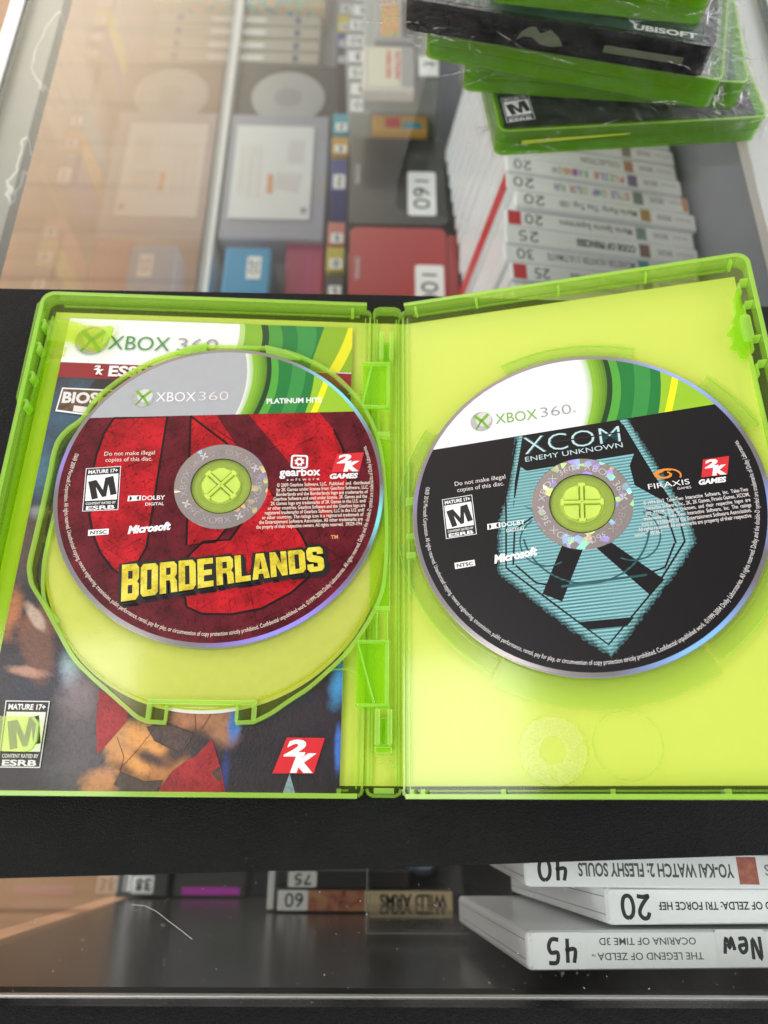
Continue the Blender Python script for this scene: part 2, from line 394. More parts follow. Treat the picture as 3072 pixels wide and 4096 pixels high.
        if bevel:
            bm = bmesh.new(); bm.from_mesh(me)
            bmesh.ops.remove_doubles(bm, verts=bm.verts, dist=1e-6)
            ed = [e for e in bm.edges if len(e.link_faces) == 2 and e.calc_face_angle(0) > .6]
            bmesh.ops.bevel(bm, geom=ed, offset=bevel * S, segments=seg, profile=.5, affect='EDGES', clamp_overlap=True)
            bm.to_mesh(me); bm.free()
        if parent: o.parent = parent
        return o
_g = {}
def glyphs(body, bold, shear):
    key = (body, bold, shear)
    if key in _g: return _g[key]
    cu_ = bpy.data.curves.new('t', 'FONT'); cu_.body = body; cu_.size = 10; cu_.offset = bold; cu_.shear = shear; cu_.resolution_u = 3; cu_.fill_mode = 'FRONT'
    o = bpy.data.objects.new('t', cu_); me = bpy.data.meshes.new_from_object(o)
    vs = [(v.co.x, v.co.y) for v in me.vertices]; fs = [tuple(p.vertices) for p in me.polygons]
    bpy.data.objects.remove(o); bpy.data.curves.remove(cu_); bpy.data.meshes.remove(me)
    x0 = min(a for a, b in vs); x1 = max(a for a, b in vs); y0 = 0 if min(b for a, b in vs) > -.4 or len(body) > 6 else min(b for a, b in vs)
    y0 = 0; hh = 7.2
    fs2 = []
    for f in fs:
        ar = sum(vs[f[i]][0] * vs[f[(i + 1) % len(f)]][1] - vs[f[(i + 1) % len(f)]][0] * vs[f[i]][1] for i in range(len(f)))
        fs2.append(f if ar > 0 else f[::-1])
    _g[key] = ([(a - x0, b - y0) for a, b in vs], fs2, x1 - x0, hh); return _g[key]
def circ(cx, cy, r, n=96, a0=0, a1=2 * math.pi):
    full = abs(a1 - a0 - 2 * math.pi) < 1e-6
    return [(cx + r * math.cos(a0 + (a1 - a0) * i / (n if full else n - 1)), cy + r * math.sin(a0 + (a1 - a0) * i / (n if full else n - 1))) for i in range(n)]
def rrect(x0, x1, y0, y1, r, n=6):
    P = []
    for cx, cy, a in ((x1 - r, y0 + r, -90), (x1 - r, y1 - r, 0), (x0 + r, y1 - r, 90), (x0 + r, y0 + r, 180)):
        P += [(cx + r * math.cos(R(a + 90 * i / n)), cy + r * math.sin(R(a + 90 * i / n))) for i in range(n + 1)]
    return P
def clip(poly, f):
    """keep the part of poly where f(p) >= 0 (f linear enough between points)"""
    out = []
    for i in range(len(poly)):
        a, b = poly[i], poly[(i + 1) % len(poly)]; fa, fb = f(a), f(b)
        if fa >= 0: out.append(a)
        if (fa >= 0) != (fb >= 0):
            t = fa / (fa - fb); out.append((a[0] + (b[0] - a[0]) * t, a[1] + (b[1] - a[1]) * t))
    return out
def clip_disc(poly, r=58.3, n=72):
    for i in range(n):
        c, s_ = math.cos(2 * math.pi * i / n), math.sin(2 * math.pi * i / n)
        poly = clip(poly, lambda p: r - p[0] * c - p[1] * s_)
        if len(poly) < 3: return []
    return poly
def thing(name, label, cat, loc, group=None):
    o = bpy.data.objects.new(name, None); col.objects.link(o); o.location = Vector(loc) * S; o.empty_display_size = .01
    o['label'] = label; o['category'] = cat
    if group: o['group'] = group
    bpy.context.view_layer.update()
    return o
def tag(o, label, cat, group=None):
    o['label'] = label; o['category'] = cat
    if group: o['group'] = group
    return o
HAND = {   # handwritten strokes, unit box
 '0': [[(.5, 1), (.2, .85), (.08, .5), (.2, .12), (.5, 0), (.8, .12), (.92, .5), (.8, .88), (.5, 1)]],
 '1': [[(.5, 1), (.48, 0)]],
 '2': [[(.1, .75), (.25, .97), (.6, 1), (.85, .78), (.7, .5), (.3, .18), (.08, .02), (.5, .06), (.95, .02)]],
 '3': [[(.1, .92), (.5, 1), (.82, .8), (.4, .55), (.85, .35), (.7, .05), (.1, .05)]],
 '4': [[(.25, 1), (.12, .45), (.85, .5)], [(.72, 1), (.66, 0)]],
 '5': [[(.9, 1), (.3, .97), (.22, .58), (.7, .58), (.85, .3), (.6, .03), (.1, .05)]],
 '6': [[(.75, 1), (.3, .7), (.1, .3), (.35, 0), (.8, .1), (.8, .4), (.45, .5), (.15, .3)]],
 '7': [[(.08, .95), (.9, 1), (.5, .4), (.35, 0)]],
 '8': [[(.8, .85), (.45, 1), (.2, .78), (.75, .35), (.6, .02), (.2, .1), (.3, .45), (.8, .85)]],
 'N': [[(.1, 0), (.2, 1), (.75, .1), (.9, 1)]], 'e': [[(.15, .35), (.8, .42), (.6, .7), (.2, .55), (.2, .1), (.8, .1)]],
 'w': [[(.05, .6), (.25, .05), (.5, .5), (.72, .05), (.98, .75)]], 'R': [[(.15, 0), (.2, 1), (.75, .85), (.3, .5), (.85, 0)]]}
def hand(mb, txt, x, y, cw, h, t, z, mat, rot=0):
    """marker writing; x,y = centre, rot in radians"""
    n = len(txt); tot = n * cw; c, s_ = math.cos(rot), math.sin(rot)
    for i, ch in enumerate(txt):
        for st in HAND[ch]:
            sub = []
            for j in range(len(st) - 1):
                a, b = st[j], st[j + 1]; p0 = st[j - 1] if j else a; p3 = st[j + 2] if j + 2 < len(st) else b
                for q in range(5):
                    u = q / 5
                    sub.append(tuple(.5 * ((2 * a[d]) + (-p0[d] + b[d]) * u + (2 * p0[d] - 5 * a[d] + 4 * b[d] - p3[d]) * u * u + (-p0[d] + 3 * a[d] - 3 * b[d] + p3[d]) * u ** 3) for d in (0, 1)))
            sub.append(st[-1])
            pts = []
            for (u, v) in sub:
                px = -tot / 2 + i * cw + u * cw * .82; py = (v - .5) * h
                pts.append((x + px * c - py * s_, y + px * s_ + py * c))
            mb.line(pts, t, z, mat)

# ================================================================== SETTING
f = MB(); f.box(-4000, 4000, -3000, 5000, -960, -950, M['wood']); f.build('floor')['kind'] = 'structure'

# ================================================================== DISPLAY CABINET
GT = -12.0                                    # top of the glass
cab = thing('display_cabinet', 'glass-topped display cabinet with aluminium edge frame and black front', 'display cabinet', (0, 300, -950))
b = MB(); b.box(-190, 216, -50.5, 1010, GT - 4, GT, M['glass']); gt = b.build('glass_top', cab)
b = MB(); b.box(-190.3, -190.02, -50.5, 1010, GT - 4, GT + .05, M['glass_edge']); b.box(216.02, 216.3, -50.5, 1010, GT - 4, GT + .05, M['glass_edge']); b.build('glass_edge', cab)
b = MB(); b.box(-199, -191, -60, 1015, -42, GT + 1, M['alu']); b.build('edge_rail', cab, bevel=.8)
b = MB(); b.box(216.8, 237, -60, 1015, -42, GT + 1, M['alu']); b.build('edge_rail', cab, bevel=.8)
b = MB(); b.box(-190.5, -173.5, -50, 1010, -24, GT - 4.4, M['ledge']); b.build('ledge', cab, bevel=.5)
b = MB(); b.box(188.5, 202.5, -50, 1010, -24, GT - 4.4, M['alu']); b.box(203, 216.5, -50, 1010, -24, GT - 5.2, M['alu']); b.build('ledge', cab, bevel=.5)
b = MB(); b.box(-178, -173.5, -50, 1005, -388, -24.3, M['glass_side']); b.build('side_pane', cab)
b = MB(); b.box(228, 234, -50, 1005, -388, -42.3, M['greywall']); b.build('side_panel', cab)
b = MB(); b.box(-178, 234, -56, 1005, -395, -388.3, M['greyfloor']); b.build('floor_panel', cab)
b = MB(); b.box(-173, 227.5, -60, -54, -388, -33.3, M['frontpanel']); b.build('front_panel', cab)
b = MB(); b.box(-260, 300, -110, -51.3, -33, -18, M['leather']); b.build('front_trim', cab, bevel=3, seg=3)
b = MB(); b.box(-260, 300, -53.0, -51.0, -17.8, GT + .3, M['acrylic']); b.box(-260, 300, -50.95, -50.6, -17, -13.6, M['alu']); b.build('glass_lip', cab)
b = MB(); b.box(-178, 234, 1006, 1012, -388, -20, M['white']); b.build('back_panel', cab)
b = MB(); b.box(-195, 234, -58, 1008, -900, -396, M['black']); b.build('plinth', cab)
b = MB()
b.box(-172.9, -168.6, -50, 990, -388, -350, M['band_white']); b.build('reflection_band', cab)  # white strip added for the bright band where contents meet their reflection

# hair lying on the glass
b = MB()
hp = [(-74.1, -25.7), (-70, -26), (-66, -27.6), (-62, -30.2), (-58, -32.6), (-54, -35.2)]
b.line([(x, y) for x, y in hp], .10, GT + .12, M['white']); tag(b.build('hair'), 'single pale hair lying on the glass in front of the black board', 'hair')

b = MB(); rd = random.Random(3)
for i in range(150):
    x, y = rd.uniform(-125, 150), rd.uniform(-49.5, -18.5) if i % 3 else rd.uniform(215, 420)
    if y > 0: x *= 1.2
    a = rd.uniform(0, 6.28); l = rd.choice((.1, .15, .22, .5)); c_, s_ = math.cos(a) * l, math.sin(a) * l
    b.line([(x, y), (x + c_ * .5 - s_ * .15, y + s_ * .5 + c_ * .15), (x + c_, y + s_)], rd.uniform(.04, .13), GT + .08, M['white'])
o = b.build('dust'); o['kind'] = 'stuff'; o['label'] = 'pale dust and lint specks scattered on the glass'; o['category'] = 'dust'

# ------------------------------------------------------------------ padded black board
b = MB(); pts = [(-235, -22.3), (-112, -17.7), (10.7, -13.9), (127, -9.6), (262, -5.2), (262, 203.6), (168.9, 204.5), (10.9, 206.5), (-158, 205.8), (-235, 205.2)]
b.prism(pts, GT + .1, -.35, M['leather'])
b.origin = (0, 95, -12)
tag(b.build('padded_board', bevel=3.2, seg=4, smooth=False), 'black leather-textured padded board lying across the glass under the open game case', 'board')
for p_ in bpy.data.objects['padded_board'].data.polygons: p_.use_smooth = False

# ================================================================== INSIDE THE CABINET
M['seam'] = pm('case_seam', (.30, .32, .34), .4)
def spinecase(x0, y0, Lx, Dy, zt, H, label, draw, lean=0.0, body=None, side=None, yaw=0.0, group='white game cases standing in a row', name='game_case', bev=1.2, cat='game case'):
    t = thing(name, label, cat, (x0 + Lx / 2, y0 + Dy / 2, zt - H), group)
    Mx = Matrix.Translation((x0, y0, zt)) @ Matrix.Rotation(yaw, 4, 'Z') @ Matrix.Rotation(lean, 4, 'Y')
    b = MB(); b.box(0, Lx, 0, Dy, -H, 0, body or M['case_white']); b.build('case_shell', t, Mx, bevel=bev)
    if side:
        b = MB(); b.box(-.3, .25, .1, Dy - .1, -H + .5, -.4, side); b.build('end_band', t, Mx)
    b = MB(); b.box(-.07, .1, Dy * .26, Dy * .26 + .3, -H + 2, -2, M['seam']); b.box(-.07, .1, Dy * .74, Dy * .74 + .3, -H + 2, -2, M['seam']); b.build('seam', t, Mx)
    b = MB(); b.poly([(1.6, .7), (Lx - 1.6, .7), (Lx - 1.6, Dy - .7), (1.6, Dy - .7)], .06, M['spine_paper']); draw(b, Lx, Dy); b.build('spine_label', t, Mx)
    return t
M['case_white'] = pm('white_case_plastic', (.90, .91, .92), .25, var=.05, spec=.6)
M['spine_paper'] = pm('white_spine_paper', (.93, .93, .93), .22, var=.03)
def sticker(b, x0, x1, y0, y1, txt, z=.16, rot=math.pi, hs=.62, t=1.1, cw=None):
    b.prism(rrect(x0, x1, y0, y1, 1.2), None, z, M['sticker'])
    if txt: hand(b, txt, (x0 + x1) / 2, (y0 + y1) / 2, cw or (x1 - x0) * .8 / len(txt), (y1 - y0) * hs, t, z + .05, M['ink'], rot)
colr_rain = [pm('rainbow_%s' % n, c, .4) for n, c in zip(('red', 'amber', 'green', 'blue', 'violet'), ((.6, .08, .05), (.65, .35, .05), (.15, .45, .12), (.08, .2, .5), (.35, .1, .4)))]
def upspine(title, st, redlogo=False, icon=(.3, .25, .2), tcol=None, rain=False, w=None, stx=(7, 24), boldt=.1, endc=None):
    im = pm('cover_icon', icon, .4, var=.8, vs=.7)
    def draw(b, L, D):
        if redlogo: b.poly([(2, 1), (11, 1), (11, D - 1), (2, D - 1)], .1, M['red'])
        if st: sticker(b, stx[0] + (4 if redlogo else 0), stx[1] + (4 if redlogo else 0), .8, D - .8, st)
        tx = .665 * L
        if title:
            tc_ = tcol or M['dgrey_ink']; ww = w or min(.45 * L, len(title) * 2.7)
            if rain:
                q = ww / len(title); x = tx
                for i, ch in enumerate(title):
                    if ch != ' ': b.text(ch, x - i * q, D * .72, D * .46, .12, colr_rain[i % 5], w=q * .85, bold=.25, rot=math.pi)
            else: b.text(title, tx, D * .70, D * .40, .12, tc_, w=ww, bold=boldt, rot=math.pi)
        b.poly([(.685 * L, 1.6), (.74 * L, 1.6), (.74 * L, D - 1.6), (.685 * L, D - 1.6)], .12, im)
        b.text('3DS', .86 * L, D * .66, D * .3, .12, M['grey_ink'], w=11, bold=.25, rot=math.pi)
        b.text('N', .84 * L, D * .66, D * .3, .13, M['red'], w=.1, rot=math.pi) if False else None
        b.text('NINTENDO', .97 * L, D * .6, D * .14, .12, M['grey_ink'], w=12, bold=.1, rot=math.pi)
        if endc: b.poly([(L - 5, 1), (L - 1.7, 1), (L - 1.7, D - 1), (L - 5, D - 1)], .12, endc)
    return draw
rows = [  # y0, x0, L, draw, label, side
 (305.5, 89, 134, upspine('', None), 'white case ending the row, mostly hidden behind the open green lid', None),
 (321.9, 88, 134, upspine('Frontier Stories', '25', True, (.3, .3, .3), w=48, stx=(10, 24)), 'white case priced 25 with red square on its spine, nearest one seen of the row', None),
 (337.4, 85, 138, upspine('MONSTER HUNTER 3 ULTIMATE', '30', False, (.05, .35, .38), w=62, stx=(6, 22)), 'white case with a 30 price sticker, second from the green lid', None),
 (352.2, 86, 138, upspine('CODE OF PRINCESS', '25', False, (.22, .12, .08), w=42, boldt=.5, stx=(6, 25)), 'white case priced 25 with heavy black jagged title in clear sleeve', None),
 (368.0, 87, 136, upspine('Mario Sports Superstars', '20', True, (.2, .3, .25), w=52, stx=(7, 24)), 'white case priced 20 with a red square at its spine end', None),
 (384.2, 94.5, 132, upspine('Mario Party: The Top 100', '20', False, (.5, .3, .1), w=56, stx=(3, 23)), 'white case priced 20 with a plain grey one-line title, beside the red-sided case', None),
 (400.3, 89.5, 136, upspine('STYLE CAMP COLOR RUN', '20', False, (.25, .3, .25), w=56, rain=True, stx=(2, 22), endc=M['orange']), 'red-sided case priced 20 with coloured title and an orange tab', M['red']),
 (416.1, 90, 131, upspine('PUZZLE RAINBOW', '20', False, (.25, .18, .3), w=54, rain=True, stx=(3, 20)), 'white case priced 20 with rainbow title just past the red-sided case', None),
 (430.6, 90, 131, upspine('COLLECTION', None, False, (.5, .25, .15), w=30), 'white case without price sticker, last spine seen below the wrapped pile', None)]
for i, (y0, x0, L, dr, lb, sd) in enumerate(rows):
    dd = 13.9 + (.6 if i % 3 == 0 else 0)
    spinecase(x0, y0, L, dd, -125 + (i % 2) * .8, 124, lb, dr, lean=R(8 + random.uniform(-.8, .8)), side=sd, yaw=R(random.uniform(-.6, .6)) + (R(1.2) if i < 3 else R(-.6)))
xs = 86
for i in range(8):
    y0 = 446 + i * 16.2
    spinecase(xs + 4 - i * 1.3, y0, 131, 14.2, -125, 124, 'white case seen only by its end, %s one back beneath the pile' % ('first second third fourth fifth sixth seventh eighth ninth'.split()[i]), upspine('', None), lean=R(8), yaw=R(-.5))
b = MB(); b.box(84, 182, 300, 600, -388, -258, M['greywall']); b.origin = (133, 450, -388)
tag(b.build('riser', bevel=1), 'grey riser block under the row of white game cases', 'riser')
# front three
def sp45(b, L, D):
    sticker(b, 2.2, 20.5, .6, D - .5, '45', hs=.66, t=1.25, cw=5.6)
    b.text('THE LEGEND OF ZELDA', 61, 5.2, 2.2, .12, M['dgrey_ink'], w=37, bold=.08, rot=math.pi)
    b.text('OCARINA OF TIME 3D', 59, 9.6, 2.2, .12, M['dgrey_ink'], w=34, bold=.08, rot=math.pi)
    b.text('™', 23.5, 5.4, 1.2, .12, M['dgrey_ink'], w=1.4, rot=math.pi)
    sticker(b, 66, 84, .8, D + .2, 'New', hs=.6, t=1.2, cw=4.8)
def sp20(b, L, D):
    sticker(b, .8, 18.5, .4, D - .6, '20', hs=.66, t=1.3, cw=5.6)
    b.text('THE LEGEND OF ZELDA: TRI FORCE HEROES', 76, 7.0, 2.5, .12, M['ink'], w=64, bold=.18, rot=math.pi)
def sp40(b, L, D):
    sticker(b, .8, 17.5, .4, D - .6, '40', hs=.66, t=1.2, cw=5.4)
    b.text('YO-KAI WATCH 2: FLESHY SOULS', 71.5, 7.6, 4.2, .12, M['dgrey_ink'], w=53, bold=.25, rot=math.pi)
    b.poly([(73, 1.5), (79.6, 1.5), (79.6, D - 1.2), (73, D - 1.2)], .12, pm('small_icon', (.45, .14, .10), .4, var=.9, vs=.35))
    b.text('3DS', 90, 7.6, 3.4, .12, M['grey_ink'], w=8, bold=.25, rot=math.pi)
spinecase(54.3, -46.2, 132, 11.8, -28.2, 124, 'white case priced 45 and marked New, nearest the front glass edge', sp45, lean=R(4), group='white game cases behind the front edge', bev=1.6)
spinecase(82.6, -32.7, 106, 11.4, -28.2, 124, 'white case priced 20, middle one of the three near the front edge', sp20, lean=R(5), group='white game cases behind the front edge', bev=1.6)
spinecase(55.0, -21.2, 132, 11.2, -28.2, 124, 'white case priced 40 tucked against the black board edge', sp40, lean=R(-3), group='white game cases behind the front edge', bev=1.6)
b = MB(); b.box(75, 180, -44, -6, -388, -168, M['black']); b.origin = (127, -25, -388)
tag(b.build('riser', bevel=1), 'black riser block under the three front white cases', 'riser')

def slab(name, label, cat, x0, x1, y0, y1, zt, H, mat, draw=None, bev=2, group=None, dname='label', seg=3):
    t = thing(name, label, cat, ((x0 + x1) / 2, (y0 + y1) / 2, zt - H), group)
    b = MB(); b.box(x0, x1, y0, y1, zt - H, zt, mat); b.build('body', t, bevel=bev, seg=seg)
    if draw: b = MB(); draw(b, zt); b.build(dname, t)
    return t
M['c_red'] = pm('red_gloss_plastic', (.40, .018, .022), .3, coat=.3, var=.05)
M['c_black'] = pm('charcoal_gloss_plastic', (.018, .018, .019), .28, coat=.3, var=.1)
M['c_blue'] = pm('blue_plastic', (.03, .30, .56), .4); M['c_mag'] = pm('magenta_plastic', (.42, .03, .12), .4)
M['c_coral'] = pm('coral_plastic', (.62, .18, .15), .4)
M['c_grey'] = pm('grey_cartridge', (.34, .33, .33), .45); M['beige'] = pm('beige_cartridge', (.60, .56, .50), .45)
M['tan'] = pm('tan_spine', (.50, .46, .38), .5); M['clearbox'] = pm('frosted_box', (.38, .40, .38), .3)
M['dark'] = pm('dark_plastic', (.035, .032, .03), .4); M['yel'] = pm('yellow_print', (.60, .50, .05), .5); M['orangebox'] = pm('orange_box', (.60, .33, .06), .5)
M['pink'] = pm('pink_print', (.55, .03, .50), .5); M['navy'] = pm('navy_print', (.03, .05, .25), .5); M['teal'] = pm('teal_print', (.05, .35, .45), .5)
def cover(name, cols, sc_=.06):
    t = NT(name); n = t.noise(t.obj(), sc_, 3, .6, 2.0); k = len(cols)
    c = t.ramp(n, [(.32 + .36 * i / (k - 1), q) for i, q in enumerate(cols)])
    return t.out(t.n('BsdfPrincipled', {'Base Color': c, 'Roughness': .3}).outputs[0])
M['cov1'] = cover('mixed_cover', [(.05, .2, .45), (.1, .5, .5), (.7, .6, .15), (.6, .2, .3), (.7, .7, .7)], .07)
M['cov2'] = cover('cartridge_art', [(.05, .25, .1), (.6, .45, .05), (.65, .1, .03), (.8, .7, .3)], .12)
# handheld consoles
def console(x0, x1, y0, y1, zt, body, label, price, pr):
    t = thing('handheld_console', label, 'handheld console', ((x0 + x1) / 2, (y0 + y1) / 2, zt - 22), 'closed handheld consoles in the cabinet')
    b = MB(); b.prism(rrect(x0, x1 - 10, y0, y1, 7), zt - 10.6, zt, body); b.build('lid', t, bevel=1.6)
    b = MB(); b.prism(rrect(x0, x1 - 4, y0, y1, 7), zt - 22, zt - 11, body); b.build('base', t, bevel=1.6)
    b = MB(); b.prism(rrect(x1 - 9.4, x1, y0 + 8, y1 - 6, 2), zt - 18, zt - 1.5, body); b.build('hinge', t, bevel=2)
    b = MB(); cy = y0 + (y1 - y0) * .4 if y1 - y0 > 100 else y0 + 30
    yy = y1 - 46
    b.prism(rrect(x0 + 4.5, x0 + 9.5, yy - 13, yy + 13, 2.4), None, zt + .08, M['grey_ink']); b.prism(rrect(x0 + 5.2, x0 + 8.8, yy - 12.2, yy + 12.2, 1.8), None, zt + .12, body)
    b.text('Nintendo', x0 + 8.2, yy - 10.5, 2.2, zt + .16, M['white'], w=21, rot=math.pi / 2, bold=.1); b.build('badge', t)
    b = MB(); sx0, sx1, sy0, sy1 = pr
    b.prism(rrect(sx0, sx1, sy0, sy1, 3), None, zt + .1, M['sticker'])
    hand(b, price, (sx0 + sx1) / 2, (sy0 + sy1) / 2, (sy1 - sy0) * .26, (sx1 - sx0) * .5, 2.2, zt + .16, M['ink'], -math.pi / 2); b.build('price_sticker', t)
console(-22.5, 73, 340, 487.5, -255, M['c_red'], 'glossy red closed handheld console with a price sticker reading 100', '100', (35, 60, 396, 446))
console(-24.5, 75, 492, 598, -256, M['c_black'], 'charcoal closed handheld console with a price sticker reading 160', '160', (29, 55, 503, 556))
b = MB(); b.box(-12, 60, 350, 590, -388, -279, M['dark']); b.origin = (20, 480, -388); tag(b.build('riser', bevel=1), 'dark riser block under the red and charcoal consoles', 'riser')
def dsheet(b, z):
    for i in range(9): b.box(-148 + i * 2.6, -147.4 + i * 2.6, 620 - (i % 3) * 4, 690 + (i % 2) * 3, z + .05, z + .1, M['lilac_ink'] if i % 4 else M['tmorange'])
    b.poly([(-112, 628), (-84, 622), (-80, 650), (-108, 652)], z + .1, M['lilac_ink']); b.poly([(-118, 622), (-112, 620), (-112, 648), (-118, 650)], z + .12, M['tmorange'])
    b.poly([(-98, 665), (-80, 665), (-80, 700), (-98, 700)], z + .1, M['lilac_ink']); b.poly([(-80, 594), (-74, 594), (-74, 602), (-80, 602)], z + .1, M['grey_ink'])
slab('instruction_card', 'white printed instruction card lying flat beside the left glass wall', 'card', -157, -70, 586, 722, -349, 1.6, M['white'], dsheet, .3, dname='print')
slab('storage_box', 'flat lavender-grey box under the white instruction card', 'box', -165, -54, 560, 742, -351, 37, pm('lavender_grey', (.36, .36, .43), .5), None, 2)
def st_up(b, x0, x1, y0, y1, z, txt, rot=math.pi):
    b.prism(rrect(x0, x1, y0, y1, 1.5), None, z + .08, M['sticker']); hand(b, txt, (x0 + x1) / 2, (y0 + y1) / 2, (x1 - x0) * .4, (y1 - y0) * .55, 1.5, z + .14, M['ink'], rot)
slab('game_box', 'bright blue box with a small white price sticker near the left glass', 'box', -150, -103, 455, 530, -330, 58, M['c_blue'], lambda b, z: (b.prism(rrect(-127, -113, 490, 518, 1.5), None, z + .08, M['sticker']), hand(b, '20', -120, 504, 9, 8, 1.2, z + .15, M['ink'], -math.pi / 2)), 3, dname='price_sticker')
slab('game_box', 'magenta box with a lengthwise crease right of the bright blue box', 'box', -94, -53, 470, 564, -358, 30, M['c_mag'], lambda b, z: b.box(-69.3, -68.7, 471, 563, z + .02, z + .15, M['pink']), 3, dname='crease')
# disc case with loose disc
slab('disc_case', 'open dark disc case holding a grey disc beside the left glass wall', 'disc case', -165, -42, 747, 840, -362, 24, M['dark'], None, 2)
b = MB(); b.prism(circ(-105, 783, 43), -361.8, -360.8, pm('grey_disc_face', (.42, .42, .42), .35), [circ(-105, 783, 7)]); b.prism(circ(-105, 783, 16), None, -360.6, M['grey_ink'])
b.origin = (-105, 783, -361.8); tag(b.build('disc'), 'grey printed disc lying in the dark case by the glass wall', 'disc')
for i, y in enumerate((845, 867, 891, 914)):
    def dr(b, z, y=y, i=i):
        b.box(-168, -140, y + 2, y + 10, z + .05, z + .12, M['white']); b.box(-104, -97, y + 1, y + 12, z + .05, z + .12, M['navy'])
        for j in range(5): b.box(-136 + j * 6, -133 + j * 6, y + 4, y + 9, z + .05, z + .1, M['grey_ink'])
    slab('game_case', 'tan-spined game case, %s in the row beyond the dark disc case' % ('first second third fourth'.split()[i]), 'game case', -165, -72, y, y + 16, -362, 24, M['tan'], dr, 1, 'tan game cases at the back left', 'spine_label')
slab('game_box', 'large box with a multicoloured picture lid at the far left back', 'box', -165, -66, 934, 990, -352, 34, M['cov1'], None, 2)
cl = [('dark', '5'), ('yel', '0'), ('c_coral', '5'), ('navy', '2'), ('orangebox', '8'), ('teal', '2'), ('dark', '35'), ('navy', '20'), ('yel', '25'), ('c_grey', '30')]
names = 'dark yellow coral navy orange teal dark navy yellow grey'.split()
for i, (c_, t_) in enumerate(cl):
    y = (446, 477, 508, 577, 626, 656, 759, 785, 812, 842)[i]; d = (26, 28, 28, 42, 24, 28, 24, 25, 28, 30)[i]
    slab('game_cartridge', '%s boxed cartridge with white price sticker in the narrow middle column%s' % (names[i], (', nearest', '', '', ', beside the charcoal console', '', '', ' far back', ' far back', ' far back', ', farthest')[i]), 'cartridge', -46, -29, y, y + d, -300, 88, M[c_],
         lambda b, z, y=y, d=d, t_=t_: st_up(b, -43, -31, y + 2, y + d * .5, z, t_), 1, 'boxed cartridges in the middle column', 'price_sticker')
for i, (x, y) in enumerate(((-27, 612), (-28, 634), (-30, 657), (-32, 680), (-33, 703), (-31, 727), (-28, 750), (-26, 774))):
    slab('game_case', 'grey case with white price sticker in the slanting column, %s from the consoles' % ('first second third fourth fifth sixth seventh eighth'.split()[i]), 'game case', x, x + 22, y + 12, y + 33.5, -250, 138, M['c_grey'] if i % 2 else M['clearbox'],
         lambda b, z, x=x, y=y, i=i: st_up(b, x + 2, x + 20, y + 14, y + 30, z, ('20', '8', '25', '8', '30', '25', '8', '20')[i]), 1, 'grey cases in the slanting column', 'price_sticker')
slab('game_box', 'narrow orange and yellow box end just beyond the charcoal console', 'box', -4.5, 48, 602, 622, -250, 138, M['orangebox'], lambda b, z: (b.box(8, 22, 605, 618, z + .05, z + .1, M['red']), b.box(24, 42, 604, 612, z + .05, z + .1, M['teal'])), 1, dname='print')
slab('storage_box', 'frosted clear box under the grey game cartridges', 'box', -14, 58, 626, 760, -214, 174, M['clearbox'], None, 2)
def cart(x0, x1, y0, y1, zt, label, art, txt):
    t = thing('game_cartridge', label, 'cartridge', ((x0 + x1) / 2, (y0 + y1) / 2, zt - 13), 'grey game cartridges')
    b = MB(); b.box(x0, x1, y0, y1, zt - 13, zt, M['beige'] if txt else M['c_grey']); b.build('shell', t, bevel=2.5, seg=3)
    b = MB(); b.box(x1 - 12, x1 - 1.5, y0 + 4, y1 - 3, zt - .3, zt + .3, M['c_grey'] if txt else M['dark']); b.build('grip', t)
    b = MB(); b.prism(rrect(x0 + 6, x1 - 15, y0 + 5, y1 - 4, 2), None, zt + .1, art)
    if txt:
        for j, l_ in enumerate(txt): b.text(l_, x1 - 17.5 - j * 8, y1 - 7, 4.4, zt + .2, M['red'], w=36, rot=-math.pi / 2, bold=.3)
    b.build('label', t)
cart(-13, 34, 632, 690, -200, 'beige game cartridge with red lettering on a cream label', M['white'], ('ALL STAR', 'BASEBALL')) if False else cart(-14, 33, 591, 648, -200, 'beige game cartridge with red lettering on a cream label', pm('cream_label', (.70, .66, .52), .5), ('ACTION', 'HEROES'))
cart(-4, 34, 656, 712, -200, 'grey game cartridge with an orange and green picture label, behind the beige one', M['cov2'], None)
slab('price_card', 'small white card with a handwritten R, right of the beige cartridge', 'card', 37, 54, 609, 634, -199, 1, M['sticker'], lambda b, z: hand(b, 'R', 45, 622, 8, 10, 1.3, z + .1, M['ink'], -math.pi / 2), .2, dname='writing')
slab('storage_box', 'grey box carrying the cartridges and the small R card', 'box', -12, 58, 586, 601.5, -251, 137, M['clearbox'], None, 1) if False else None

# items down at the front
def sp60(b, L, D):
    sticker(b, 2.2, 20.5, .6, D - .4, '60', hs=.6, t=1.2, cw=6)
    b.poly([(20.5, .5), (56, .5), (56, D - .5), (20.5, D - .5)], .1, cover('sunset_spine', [(.09, .03, .03), (.45, .16, .10), (.50, .30, .14)], .05))
    b.poly([(56, .5), (L - .6, .5), (L - .6, D - .5), (56, D - .5)], .1, M['parch'])
    b.text('WILD ARMS', L - 4, D * .78, 6.8, .16, M['ink'], w=42, bold=.3, rot=math.pi)
M['parch'] = pm('parchment', (.80, .62, .38), .5, var=.2, vs=.1)
spinecase(-56, -53.2, 111, 12.4, -262, 125, 'jewel case priced 60 with a parchment-coloured spine end', sp60, body=M['dark'], group='cases standing at the cabinet front wall', bev=.6)
spinecase(-50, -40.2, 78, 10, -262, 125, 'black case with a price sticker reading 75, behind the parchment-spined case', lambda b, L, D: (b.poly([(1, .5), (L - 1, .5), (L - 1, D - .5), (1, D - .5)], .1, M['dark']), sticker(b, 1.5, 19.5, .6, D - .4, '75', hs=.6, t=1.2, cw=6)), body=M['dark'], group='cases standing at the cabinet front wall', bev=.6)
